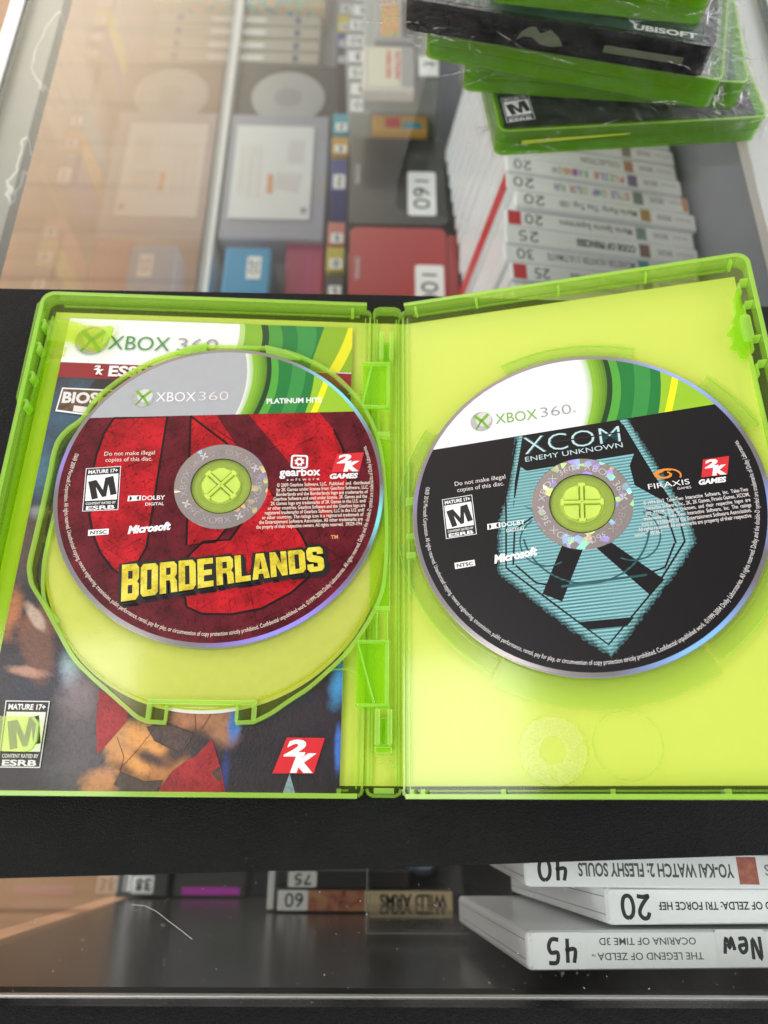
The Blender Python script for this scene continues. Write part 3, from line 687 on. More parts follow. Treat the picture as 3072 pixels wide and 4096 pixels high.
slab('game_case', 'thin white case end left of the 60 sticker at the front wall', 'game case', -61.5, -57.2, -53, 20, -268, 119, M['white'], None, .5)
slab('game_case', 'dark case with a bright pink strip on its edge by the front wall', 'game case', -141, -88, -53.5, -33, -352, 35, M['dark'], lambda b, z: b.box(-134, -92, -52, -47, z + .05, z + .1, M['pink']), 1, dname='strip')
slab('game_case', 'dark case with a small price sticker in the front left corner', 'game case', -170, -143, -53, -20, -345, 42, M['dark'], lambda b, z: st_up(b, -169, -153, -51, -39, z, '38'), 1, dname='price_sticker')
slab('game_case', 'dark case lying on the cabinet floor behind the pink-striped one', 'game case', -140, -66, -31, 60, -352, 35, M['greywall'], lambda b, z: b.box(-112, -80, -28, -18, z + .05, z + .1, M['g_dk']), 1, dname='label') if M.setdefault('g_dk', pm('green_label', (.02, .15, .06), .5)) else None
ab = thing('acrylic_box', 'clear acrylic box with scuffed lower edge standing at the front of the cabinet', 'box', (25, -15, -388))
b = MB()
b.box(1, 50, -50.3, -48.8, -381, -150, M['acrylic']); b.box(1, 2.5, -48.6, 20, -381, -150, M['acrylic']); b.build('box_wall', ab)
b = MB(); b.box(.6, 50, -50.9, -50.4, -151.2, -149.8, M['alu_edge']); b.box(.5, 1.1, -50.3, 20, -151, -149.8, M['alu_edge']); b.build('box_edge', ab)
b = MB()
for k in range(9):
    z = -325 + k * 6.5; r0 = 9 + 4 * math.sin(k * .42)
    b.prism(circ(38, -22, r0, 20), z, z + 6.5, M['cup'] if 'cup' in M else M.setdefault('cup', pm('pale_blue_glass', (.28, .36, .50), .15, spec=.8)))
b.origin = (38, -22, -325); 
tag(b.build('glass_cup', bevel=.5), 'small pale blue glass cup seen through the clear acrylic box', 'cup')
slab('game_box', 'dark box under the pale blue glass cup', 'box', 4, 52, -38, 30, -325.4, 62, M['dark'], lambda b, z: b.box(8, 24, -30, -22, z + .05, z + .1, M['c_red']), 1, dname='print')

# ================================================================== OPEN GAME CASE
X0, Y0, SW = -.99, 5.84, 12.86
ML = Matrix.Translation((X0, Y0, 0)) @ Matrix.Rotation(R(1.43), 4, 'Y')       # left half: local x runs left as negative
MRt = Matrix.Translation((X0 + SW, Y0, 0)) @ Matrix.Rotation(-R(15.0), 4, 'Y')
MS = Matrix.Translation((X0, Y0, 0))
gc = thing('open_game_case', 'open lime green two-disc game case lying on the black board', 'game case', (5, 100, 0))
W, LL = 133.0, 190.0
def half(sg, Mx):
    g = M
    b = MB(); X = lambda u: sg * u
    def bx(mb, u0, u1, v0, v1, w0, w1, mat): mb.box(min(X(u0), X(u1)), max(X(u0), X(u1)), v0, v1, w0, w1, mat)
    # floor plate
    out = [(X(u), v) for u, v in ([(.05, 2), (3, .4)] + [(W - 5 + 5 * math.sin(a * math.pi / 12), 5.3 - 5 * math.cos(a * math.pi / 12)) for a in range(7)] + [(W - 5 + 5 * math.cos(a * math.pi / 12), LL - 5.3 + 5 * math.sin(a * math.pi / 12)) for a in range(7)] + [(3, LL - .4), (.05, LL - 2)])]
    b.prism(out, 0, 1.0, g['green_plate']); plate = b.build('case_panel', gc, Mx)
    # rim
    b = MB()
    wl = [(X(u), v) for u, v in ([(2.2, .7)] + [(W - 5 + 4.4 * math.sin(a * math.pi / 12), 5.1 - 4.4 * math.cos(a * math.pi / 12)) for a in range(7)] + [(W - 5 + 4.4 * math.cos(a * math.pi / 12), LL - 5.1 + 4.4 * math.sin(a * math.pi / 12)) for a in range(7)] + [(2.2, LL - .7)])]
    b.wall(wl, 1.2, 1.02, 7.0, g['green_wall'])
    b.wall([(X(.5), 3.0), (X(.9), 1.6), (X(2.0), .75)], 1.0, 1.02, 3.2, g['green_wall']); b.wall([(X(.5), LL - 3.0), (X(.9), LL - 1.6), (X(2.0), LL - .75)], 1.0, 1.02, 3.2, g['green_wall'])
    rim = b.build('case_rim', gc, Mx)
    b = MB()    # rounded top bead, paler green paints the light along its edge
    b.wall(wl, 1.5, 7.03, 7.5, g['green_edge']); b.build('rim_bead', rim, Mx, bevel=.2)
    for v0_, v1_ in ((LL - 3.0, LL - 2.4), (2.2, 2.8)):
        b = MB(); bx(b, 5, W - 7, v0_, v1_, 1.02, 2.1, g['green_wall']); b.build('inner_ledge', gc, Mx)
    b = MB(); bx(b, .3, 1.0, 3, LL - 3, 1.02, 1.9, g['green_edge']); bx(b, 2.3, 2.7, 3, LL - 3, 1.02, 1.25, g['green_edge']); b.build('hinge_ridge', gc, Mx)
    return plate, rim
plL, rimL = half(-1, ML); plR, rimR = half(1, MRt)
def Lb(name, fn, parent=None, bevel=0): 
    b = MB(); fn(b); return b.build(name, parent or gc, ML, bevel=bevel)
def Rb(name, fn, parent=None, bevel=0):
    b = MB(); fn(b); return b.build(name, parent or gc, MRt, bevel=bevel)
# ribs
for v in (177.5, 166.5, 153.0, 140.5):
    Lb('rib', lambda b: b.prism([(-132.0, v), (-130.2, v - .3), (-129.6, v - 1.6), (-130.4, v - 3.8), (-131.2, v - 4.4), (-130.6, v - 1.2), (-132, v - .9)][:7], 1.1, 6.2, M['green_edge']), rimL)
Lb('inner_wall', lambda b: b.wall([(-129.4, 8), (-129.4, 60), (-129.7, 136), (-129.0, 158), (-128.4, 180)], .9, 1.02, 4.6, M['green_hinge']))
Lb('side_flange', lambda b: (b.prism([(-133.1, 186), (-133.1, 137), (-134.3, 141), (-134.5, 184)], 3.0, 6.9, M['green_wall'])))
Lb('floor_strip', lambda b: b.box(-128.9, -123.0, 5, 160, 1.02, 1.4, M['green_clip']))
for v in (179, 169, 154, 143.5, 120, 96, 60, 30):
    Rb('rib', lambda b: (b.box(129.0, 131.6, v - .35, v + .35, 1.1, 5.6, M['green_edge']), b.box(128.6, 129.2, v - 4.4, v + .35, 1.1, 3.6, M['green_edge'])), rimR)
for u in (6.8, 31.7, 64.0, 96.8, 127.0):
    Rb('rib', lambda b: b.box(u - .45, u + .45, LL - 3.3, LL - 1.4, 1.1, 6.3, M['green_edge']), rimR)
for u in (7.4, 3.9, 32.5, 64.8, 96.8, 122):
    Rb('rib', lambda b: b.box(u - .7, u + .7, 1.4, 2.9, 1.1, 5.2, M['green_edge']), rimR)
for u in (8.0,):
    Lb('rib', lambda b: b.box(-u - .7, -u + .7, 1.4, 2.9, 1.1, 4.2, M['green_edge']), rimL)
    Lb('rib', lambda b: b.box(-u - .6, -u + .6, LL - 3.6, LL - 1.4, 1.1, 5.6, M['green_edge']), rimL)
Rb('inner_wall', lambda b: b.wall([(127.6, 8), (127.8, 60), (127.8, 120), (127.6, 147)], .8, 1.02, 3.8, M['green_edge']))
Rb('latch', lambda b: b.prism([(127.6, 177), (126.2, 173), (125.8, 167), (124.2, 163.5), (124.3, 161.5), (121.6, 158.4), (123.4, 157.4), (123.1, 154.6), (121.6, 152.4), (124.2, 151.2), (124.4, 148), (126.4, 147.7), (128.2, 151.8), (128.8, 153), (128.8, 177)], 1.05, 3.2, M['green_hinge']), bevel=.25)
Rb('latch', lambda b: b.prism(rrect(126.2, 129.6, 153.2, 163.6, 1.2), 3.25, 5.6, M['green_edge']), bevel=.3)
# paper sheet behind the clear plastic
def sheet(b): b.box(-129.7, -.02, 4.0, 185.6, -.55, -.25, M['paper_back'])
Lb('cover_sheet', sheet)
Rb('cover_sheet', lambda b: b.box(.02, 129.0, 4.0, 185.2, -.55, -.25, M['paper_back']))
# spine
b = MB(); b.prism([(.05, 2.2), (2, .5), (SW - 2, .5), (SW - .05, 2.2), (SW - .05, LL - 2.2), (SW - 2.4, LL - .5), (2.4, LL - .5), (.05, LL - 2.2)], 0, 1.0, M['green_plate']); sp = b.build('case_spine', gc, MS)
b = MB(); b.box(.06, SW - .06, 4, 185.4, -.3, -.12, M['paper_back']); b.build('cover_sheet', gc, MS)
b = MB()
b.wall([(1.0, LL - 3.4), (1.6, LL - 1.7), (3.4, LL - .9), (SW - 3.4, LL - .9), (SW - 1.6, LL - 1.7), (SW - 1.0, LL - 3.4)], 1.0, 1.02, 5.5, M['green_wall'])
b.wall([(1.0, 3), (1.5, 1.6), (3.0, .9), (SW - 3.0, .9), (SW - 1.5, 1.6), (SW - 1.0, 3)], 1.0, 1.02, 3.4, M['green_wall'])
b.box(3.2, SW - 3.2, 1.6, 3.3, 1.02, 3.4, M['green_edge'])
for x in (1.2, 2.3, SW - 2.6, SW - 1.6): b.box(x - .22, x + .22, 4, LL - 4, 1.02, 1.9, M['green_edge'])
b.build('spine_rim', sp, MS)
b = MB(); b.text('2', 8.4, 9.5, 2.6, 1.06, M['green_edge'], rot=.1); b.text('3', 4.6, 10.5, 2.6, 1.06, M['green_edge'], rot=.1); b.build('mould_mark', sp, MS)
# tray hinge blocks on the spine
def hb(b):
    g = M['green_hinge']; e = M['green_edge']
    for (v0, v1) in ((141.7, 162.3), (28.2, 50.4)):
        b.prism([(-3.2, v0), (7.8, v0), (7.8, v1), (-3.2, v1)], 3.4, 4.2, g)
        b.box(-3.2, 7.8, v1 - 1.1, v1, 4.25, 6.2, e); b.box(-3.2, 7.8, v0, v0 + 1.1, 4.25, 5.8, e)
        b.box(6.2, 7.8, v0, v1, 4.25, 5.8, e)
        if v0 < 100: b.wall([(-2.8, v1 - 1), (2.9, v0 + 1)], .9, 4.25, 5.6, e)
        else: b.wall([(0.5, v1 - 1), (-3.0, v0 + 1)], .9, 4.25, 5.6, e)
    b.box(2.9, 3.8, 50.5, 60.6, 1.5, 5.5, g); b.box(6.4, 7.3, 50.5, 60.6, 1.5, 5.5, g); b.box(2.8, 8.0, 60.6, 62.4, 3.4, 5.8, e)
    b.box(2.9, 3.8, 131, 141.6, 1.5, 5.5, g); b.box(6.4, 7.3, 131, 141.6, 1.5, 5.5, g); b.box(2.8, 8.0, 128.8, 131, 3.4, 5.8, e)
    b.box(1.0, 8.2, 62.5, 128.7, 2.6, 3.3, g)
b = MB(); hb(b); hbo = b.build('tray_hinge', gc, MS, bevel=.25)
for (v0, v1) in ((163.8, 176.6), (16.2, 27.6)):
    b = MB(); b.box(3.2, 5.0, v0, v1, 1.02, 6.6, M['green_edge']); b.box(7.3, 9.0, v0, v1, 1.02, 6.6, M['green_edge']); b.box(5.0, 7.3, v0, v1 - 2.5, 1.02, 3.0, M['green_hinge'])
    if v0 < 100: b.box(3.2, 9.0, v0 - 2.4, v0 - .1, 1.02, 3.0, M['green_hinge'])
    b.build('hinge_clip', gc, MS, bevel=.5)
# right half disc seat guards
def arcband(b, cx, cy, r0, r1, a0, a1, z0, z1, mat, n=26):
    b.prism(circ(cx, cy, r1, n, R(a0), R(a1)) + circ(cx, cy, r0, n, R(a1), R(a0)), z0, z1, mat)
RC = (64.55, 95.73)
for a0, a1 in ((68, 112), (146, 176), (188, 239), (-57, -22), (22, 44)):
    Rb('disc_guard', lambda b: (arcband(b, *RC, 60.9, 66.4, a0, a1, 1.05, 1.5, M['pale_guard']), arcband(b, *RC, 61.0, 61.5, a0, a1, 1.55, 3.6, M['pale_guard']), arcband(b, *RC, 66.1, 66.5, a0, a1, 1.05, 1.9, M['green_edge'])))
Rb('disc_seat', lambda b: arcband(b, *RC, 56, 69.5, 240, 302, 1.05, 1.25, M['pale_guard']))
Rb('guard_block', lambda b: (b.box(2.0, 5.2, 101, 104, 1.05, 4.2, M['green_edge']), b.box(2.0, 5.2, 88, 90, 1.05, 3.5, M['green_edge']), b.box(2.2, 5.6, 80.5, 82.5, 1.05, 4.2, M['green_edge']), b.box(2.4, 3.2, 68, 120, 1.05, 2.6, M['green_edge'])), bevel=.2)
# hub
def hub(b, cx, cy, z, th):
    b.prism(circ(cx, cy, 16.4, 48), z - 1.3, z - .9, M['hub_green'])
    b.prism(circ(cx, cy, 7.1, 48), z - .9, z - .3, M['hub_green'])
    for k in range(4):
        a = th + k * math.pi / 2
        c, s_ = math.cos(a), math.sin(a)
        P = [(.2, -.5), (6.0, -.5), (6.1, -1.2), (7.2, -1.1), (7.2, 1.1), (6.1, 1.2), (6.0, .5), (.2, .5)]
        b.prism([(cx + x * c - y * s_, cy + x * s_ + y * c) for x, y in P], z - .2, z + 1.5, M['hub_green'])
        a += math.pi / 4; c, s_ = math.cos(a), math.sin(a)
        P = [(1.5, 0), (4.2, -2.6), (4.9, -3.5), (5.8, -3.1), (6.3, -1.9), (6.9, -.9), (6.9, .9), (6.3, 1.9), (5.8, 3.1), (4.9, 3.5), (4.2, 2.6)]
        b.prism([(cx + x * c - y * s_, cy + x * s_ + y * c) for x, y in P], z + .0, z + 1.0, M['hub_green'])
Rb('disc_hub', lambda b: hub(b, *RC, 4.4, R(86)), bevel=.08)
# left tray
LC0 = (-54.35, 106.77)
LW = 5.2                                              # height of the top face of the upper disc
trayp = [(u, v) for u, v in [(42, 168.4), (65, 168.0), (66.5, 169.0), (73.0, 167.2), (74.0, 165.4)] + [(54.35 + 62.3 * math.cos(R(a)), 106.8 + 62.3 * math.sin(R(a))) for a in (66, 58, 50, 42, 34)] + [(109.4, 133.4), (113.6, 129.0), (116.3, 124.4), (117.2, 119), (117.2, 110.9), (117.4, 97), (117.7, 84.6), (117.9, 75.6), (116.9, 71), (115.2, 67.2), (110.2, 60.8), (104.5, 52.8), (97.7, 43.4), (91, 37.2), (84.2, 32.0), (78, 27.2), (74, 24.2), (70.5, 22.7), (64.5, 22.4), (64.5, 27.6), (42.3, 27.7), (42.1, 22.7), (36.4, 23.0), (31, 25.8), (25.1, 30.0), (19, 34.2), (13.6, 39.1), (7.5, 45.2), (3.3, 50.8), (-1.8, 59.5), (-5.2, 68), (-6.4, 78.7), (-6.6, 92), (-6.0, 106.1), (-4.8, 120), (-2.3, 131.3), (2.4, 142), (8.3, 150.3), (17, 158.6), (27.9, 164.6), (35, 167.2)]]
def smooth_run(P, i0, i1, k=4):
    # rounded curve through the points i0..i1, the rest left straight
    out = list(P[:i0])
    for i in range(i0, i1):
        p0, p1, p2, p3 = P[max(i - 1, i0)], P[i], P[i + 1], P[min(i + 2, i1)]
        for q in range(k):
            u = q / k
            out.append(tuple(.5 * ((2 * p1[d]) + (-p0[d] + p2[d]) * u + (2 * p0[d] - 5 * p1[d] + 4 * p2[d] - p3[d]) * u * u + (-p0[d] + 3 * p1[d] - 3 * p2[d] + p3[d]) * u ** 3) for d in (0, 1)))
    return out + list(P[i1:])
n1_ = trayp.index((70.5, 22.7)); n2_ = trayp.index((36.4, 23.0))
trayp = smooth_run(trayp, n2_, len(trayp) - 1); trayp = smooth_run(trayp, 4, n1_)
t1_ = trayp.index((109.4, 133.4)) if (109.4, 133.4) in trayp else 24
e1_ = trayp.index((64.5, 22.4)); e2_ = trayp.index((42.1, 22.7))
tray_xy = [(-u, v) for u, v in trayp]
slot1 = [(-u, v) for u, v in [(111.6, 127.6), (114.2, 123.6), (115.5, 118.5), (115.7, 106.8), (115.5, 96), (114.6, 96), (114.5, 106), (113.9, 116.5), (112.6, 121.5)]]
slot2 = [(-u, v) for u, v in [(115.2, 84), (115.9, 76), (115.2, 70.4), (111.4, 62.2), (113.4, 69), (114.1, 74.5), (113.9, 83)]]
slot0 = [(-u, v) for u, v in [(115.4, 94.6), (115.2, 86), (114.0, 86), (114.3, 94.6)]]
Lb('disc_tray', lambda b: b.prism(tray_xy, LW - 2.4, LW - 1.7, M['green_tray'], [slot1, slot2, slot0]), bevel=0)
tray = bpy.data.objects['disc_tray']
Lb('tray_lip', lambda b: (b.wall(tray_xy[:t1_ + 1], 1.3, LW - 1.68, LW - .5, M['green_edge']), b.wall(tray_xy[t1_:e1_ + 1], 1.3, LW - 1.68, LW - .3, M['green_edge']), b.wall(tray_xy[e2_:], 1.3, LW - 1.68, LW - .4, M['green_edge'])), tray)
Lb('tray_lip', lambda b: (b.wall(smooth_run([(-u, v) for u, v in [(108.6, 131), (112.2, 122), (113.2, 110), (112.9, 95), (113.3, 84), (113.0, 74), (110.6, 62.5), (104.5, 55)]], 0, 7), 1.1, LW - 1.68, LW - .9, M['green_edge'])), tray)
Lb('tray_recess', lambda b: arcband(b, -54.35, 86.5, 59.3, 59.9, 185, 356, LW - 1.68, LW - 1.3, M['yellow_edge'] if 'yellow_edge' in M else M.setdefault('yellow_edge', plastic('yellow_green_edge', (.9, .95, .2), (.75, .8, .05), .4)), 60), tray)
Lb('tray_frame', lambda b: (b.box(-71.2, -35.6, 28.2, 29.8, LW - 1.68, LW - .1, M['green_edge']), b.box(-71.2, -69.6, 23.4, 28.1, LW - 1.68, LW - .1, M['green_edge']), b.box(-37.2, -35.6, 23.4, 28.1, LW - 1.68, LW - .1, M['green_edge']), b.wall([(-u, v) for u, v in [(64.8, 22.9), (64.8, 28)]], 1.0, LW - 1.68, LW - .3, M['green_edge']), b.wall([(-u, v) for u, v in [(42, 22.9), (42, 28)]], 1.0, LW - 1.68, LW - .3, M['green_edge'])), tray, bevel=.3)
Lb('disc_tab', lambda b: (b.prism([(-u, v) for u, v in [(65.5, 168.6), (73.2, 166.8), (78, 164), (74, 163.2), (66, 165.6)]], LW - 1.68, LW + .8, M['green_edge'])), tray, bevel=.3)
Lb('disc_tab', lambda b: (b.prism([(-u, v) for u, v in [(42.6, 168.8), (35.2, 167.0), (28, 163.4), (33, 163.2), (42, 165.6)]], LW - 1.68, LW + .8, M['green_edge'])), tray, bevel=.3)
Lb('disc_hub', lambda b: hub(b, *LC0, LW - .2, R(45 + 3)), tray, bevel=.08)
# manual clips
def clip3(b, P, z0, z1, bow, mat):
    """bowed tongue: outline P, arching up towards its middle"""
    xs_ = [p[0] for p in P]; x0, x1 = min(xs_), max(xs_)
    o = MB(); o.prism(P, 0, .9, mat)
    for v in o.v:
        t_ = (v.x - x0) / (x1 - x0); v.z += z0 + (z1 - z0) * math.sin(min(1, (1 - t_) * 1.25) * math.pi / 2) * 1 + bow * math.sin(t_ * math.pi)
    b.add([tuple(v) for v in o.v], o.f, mat)
def fine(P, n=8):
    out = []
    for i in range(len(P)):
        a, c = P[i], P[(i + 1) % len(P)]
        out += [(a[0] + (c[0] - a[0]) * j / n, a[1] + (c[1] - a[1]) * j / n) for j in range(n)]
    return out
ct = [(-130.0, 177.7), (-122, 178.0), (-119, 177.4), (-114.3, 175.9), (-108, 175.6), (-104.6, 176.2), (-103.4, 175.2), (-103.4, 172.3), (-104.8, 167.8), (-107.3, 164.5), (-110, 164.0), (-113.5, 164.9), (-118, 167.2), (-121.0, 168.3), (-128.7, 168.0)]
Lb('manual_clip', lambda b: (b.prism(ct, 4.2, 5.0, M['green_clip']), b.prism([(-105.6, 175.6), (-103.5, 175.0), (-103.5, 172.3), (-104.9, 167.8), (-107.0, 165.0), (-106.2, 170.5)], 5.0, 5.6, M['green_edge']), b.box(-129.4, -121.5, 162.3, 166.6, 1.1, 3.0, M['green_tray'])), bevel=.25)
cbp = [(-118, 23.8), (-106.5, 23.8), (-104.9, 22.6), (-104.0, 20.2), (-103.9, 16.6), (-104.8, 13.9), (-106.6, 12.9), (-118, 13.1), (-129.6, 13.4), (-129.6, 23.8)]
Lb('manual_clip', lambda b: (b.prism(cbp, 4.6, 5.4, M['green_clip']), b.wall([(-106.5, 23.4), (-104.6, 21.5), (-104.4, 16), (-105.4, 13.8), (-107.5, 13.3)], .9, 5.45, 6.0, M['green_edge'])), bevel=.25)
# clear film arc edge beside the tray
Lb('film_edge', lambda b: b.wall([(-13.6, 39.1), (-11, 40.7), (-7.0, 40.9), (-3.6, 39.6), (-.6, 36.6), (.9, 33.2), (1.5, 28.4)], .3, 2.2, 3.4, M['green_edge']), hbo)
Lb('film_edge', lambda b: b.wall([(-9, 149), (-5, 148.6), (-1, 151), (1.4, 155), (2.2, 162)], .3, 2.2, 3.4, M['green_edge']), hbo)
# scuffs on the clear right panel
def scuff():
    t = NT('scuffed_plastic'); v = t.obj(); 
    a = t.ramp(t.noise(v, 1.7, 4, .7, .6), [(.42, (0, 0, 0)), (.56, (1, 1, 1))])
    g = t.n('BsdfGlossy', {'Roughness': .28, 'Color': (1, 1, .95, 1)}); d = t.n('BsdfDiffuse', {0: (.85, .9, .6, 1)})
    s = t.mixs(.35, g.outputs[0], d.outputs[0])
    return t.out(t.mixs(t.math('MULTIPLY', a, .07), t.n('BsdfTransparent').outputs[0], s))
M['scuff'] = scuff()
Rb('scuff_mark', lambda b: arcband(b, 48.1, 14.4, 4.2, 10.2, 0, 359.9, 1.03, 1.06, M['scuff'], 60), plR)
Rb('mould_ring', lambda b: b.wall(circ(70.6, 15.8, 10.3, 60), .35, 1.02, 1.12, M['pale_guard'], True), plR)
Rb('mould_ring', lambda b: b.wall(circ(48.1, 14.4, 10.6, 60), .3, 1.02, 1.12, M['pale_guard'], True), plR)
def scr(b):
    for i in range(170):
        x, y = random.gauss(24, 12), random.gauss(18, 9)
        if not (4 < x < 62 and 5 < y < 40): continue
        a = random.choice((0.1, -.6, 1.1, 2.2)) + random.uniform(-.4, .4); l = random.uniform(.6, 5)
        b.line([(x, y), (x + l * math.cos(a) * .5, y + l * math.sin(a) * .5), (x + l * math.cos(a + .1), y + l * math.sin(a + .1))], random.uniform(.04, .14), 1.045, M['scuff'])
Rb('scratches', scr, plR)

# ------------------------------------------------------------------ booklet under the tray
bk = thing('game_manual', 'paper game manual with white and red header tucked in the left half of the case', 'manual', (-65, 95, 3))
bkx0, bkx1, bky0, bky1 = -122.6, -7.8, 1.4, 181.0
b = MB(); b.box(bkx0, bkx1, bky0, bky1, 1.15, 2.3, M['white']); b.build('pages', bk, ML)
def bookart():
    t = NT('manual_dark_art'); v = t.obj()
    c = t.ramp(t.noise(v, .018, 5, .6, 1.0), [(.35, (.016, .013, .018)), (.5, (.032, .024, .030)), (.62, (.020, .032, .06)), (.75, (.03, .08, .13))])
    nz = t.noise(v, .16, 6, .65, 1.0); nf = t.noise(v, .55, 4, .7)
    def blob(c, x, y, rx, ry, rot, colr, soft=.2, k=1.0):
        mp = t.n('Mapping', {0: t.n('VectorMath', {0: v, 1: (-(x + 64.0), -(y - 89.2), 0)}, operation='ADD').outputs[0]})
        mp.inputs['Rotation'].default_value = (0, 0, -R(rot))
        ms = t.n('VectorMath', {0: mp.outputs[0], 1: (1 / rx, 1 / ry, 0)}, operation='MULTIPLY').outputs[0]
        L = t.n('VectorMath', {0: ms}, operation='LENGTH').outputs['Value']
        f = t.math('ADD', L, t.math('MULTIPLY', t.math('SUBTRACT', nz, .5), .9))
        m = t.n('MapRange', {'Value': f, 'From Min': 1.0 - soft, 'From Max': 1.0 + soft * .3, 'To Min': k, 'To Max': 0.0}, interpolation_type='SMOOTHSTEP').outputs[0]
        return t.mix(m, c, tuple(min(1, q_ * 1.15) for q_ in colr) + (1,))
    for q in ((-112, 138, 20, 16, 30, (.035, .085, .14), .7), (-104, 150, 5, 12, -25, (.014, .010, .014)), (-119, 112, 8, 14, 10, (.05, .13, .20), .8), (-121, 84, 6, 16, 0, (.08, .05, .04), .7), (-119, 96, 4, 3, 0, (.22, .24, .26), .9),
              (-112, 54, 9, 7, 50, (.17, .06, .03), .5), (-110, 45, 6, 12, 20, (.13, .055, .035), .5), (-113, 57, 7, 2.2, -50, (.42, .30, .24), .5), (-112, 38.5, 8, 2.0, -8, (.38, .20, .14), .6), (-121.5, 58, 4, 10, 0, (.35, .12, .04), .7),
              (-98, 39, 4, 8, 20, (.30, .40, .46), .9), (-93, 30, 9, 13, 10, (.20, .16, .17), .9), (-82, 28, 9, 6, -30, (.14, .09, .08), .7), (-90, 12, 14, 20, 0, (.085, .075, .08), .9),
              (-73, 24.5, 9, 6, -20, (.055, .035, .03), .6), (-54, 25, 12, 7, 0, (.36, .15, .07), .5), (-47, 22, 6, 8, 30, (.30, .14, .07), .6), (-57, 18, 8, 4, 20, (.04, .025, .022), .8),
              (-73, 14, 11, 9.5, -25, (.60, .27, .075), .45), (-80, 17, 5, 7, 10, (.50, .24, .09), .6), (-62, 8.5, 9, 5, 30, (.40, .16, .05), .6), (-68, 11.5, 8.5, 2.4, -20, (.06, .03, .025), .9), (-76, 8, 6, 2.2, -30, (.16, .07, .03), .9),
              (-60, 13, 6, 3.5, 30, (.055, .032, .026), .8), (-83, 4, 7, 5, 0, (.50, .22, .10), .6), (-52, 14, 6, 5, 0, (.035, .025, .025), .7),
              (-42.5, 23, 2.6, 7, -5, (.05, .16, .45), .7), (-44.5, 7, 1.6, 8, 0, (.02, .04, .18), .8), (-9, 36, 3.6, 9, -10, (.05, .22, .45), .8), (-8.5, 15, 1.5, 8, 0, (.05, .13, .45), .6), (-32, 30, 9, 6, 30, (.02, .025, .06), .9)):
        c = blob(c, *q)
    c = t.mix(.45, c, t.ramp(nf, [(.34, (.45, .43, .42)), (.52, (1, 1, 1)), (.72, (1.0, 1.0, 1.0))]), 'MULTIPLY')
    p = t.n('BsdfPrincipled', {'Base Color': c, 'Roughness': .36, 'Specular IOR Level': .6})
    bb = t.n('Bump', {'Height': t.noise(v, 1.1, 3), 'Strength': .6, 'Distance': .14 * S}); t.t.links.new(bb.outputs[0], p.inputs['Normal'])
    return t.out(p.outputs[0])
def artm(name, cols, sc_=.05, rough=.33):
    t = NT(name); v = t.obj()
    c = t.ramp(t.noise(v, sc_, 5, .65, 1.2), [(.28 + .44 * i / (len(cols) - 1), q) for i, q in enumerate(cols)])
    c = t.mix(.5, c, t.ramp(t.noise(v, .6, 4, .7), [(.32, (.35, .32, .3)), (.5, (1, 1, 1))]), 'MULTIPLY')
    p = t.n('BsdfPrincipled', {'Base Color': c, 'Roughness': rough})
    bb = t.n('Bump', {'Height': t.noise(v, 1.1, 3), 'Strength': .5, 'Distance': .12 * S}); t.t.links.new(bb.outputs[0], p.inputs['Normal'])
    return t.out(p.outputs[0])
A_dark = bookart(); A_or = artm('art_orange', [(.16, .05, .02), (.55, .22, .06), (.66, .33, .10)], .06); A_red = artm('art_red', [(.22, .015, .02), (.42, .03, .035)], .09)
A_br = artm('art_brown', [(.03, .02, .018), (.12, .06, .04), (.20, .11, .07)], .1); A_bl = artm('art_blue', [(.01, .03, .10), (.03, .12, .35), (.12, .35, .6)], .06); A_pl = artm('art_pale', [(.10, .14, .2), (.3, .42, .5)], .08)
A_brass = artm('art_brass', [(.05, .03, .018), (.13, .075, .04), (.20, .14, .09)], .2)
A_belt = artm('art_belt', [(.05, .03, .03), (.11, .07, .06)], .2)
z1 = 2.34
b = MB()
b.poly([(bkx0, 153.0), (bkx1, 152.2), (bkx1, 158.8), (bkx0, 159.9)], z1, M['maroon'] if 'maroon' in M else M.setdefault('maroon', pm('maroon_band', (.26, .015, .02), .35)))
b.poly([(bkx0, bky0), (bkx1, bky0), (bkx1, 152.2), (bkx0, 153.0)], z1, A_dark)
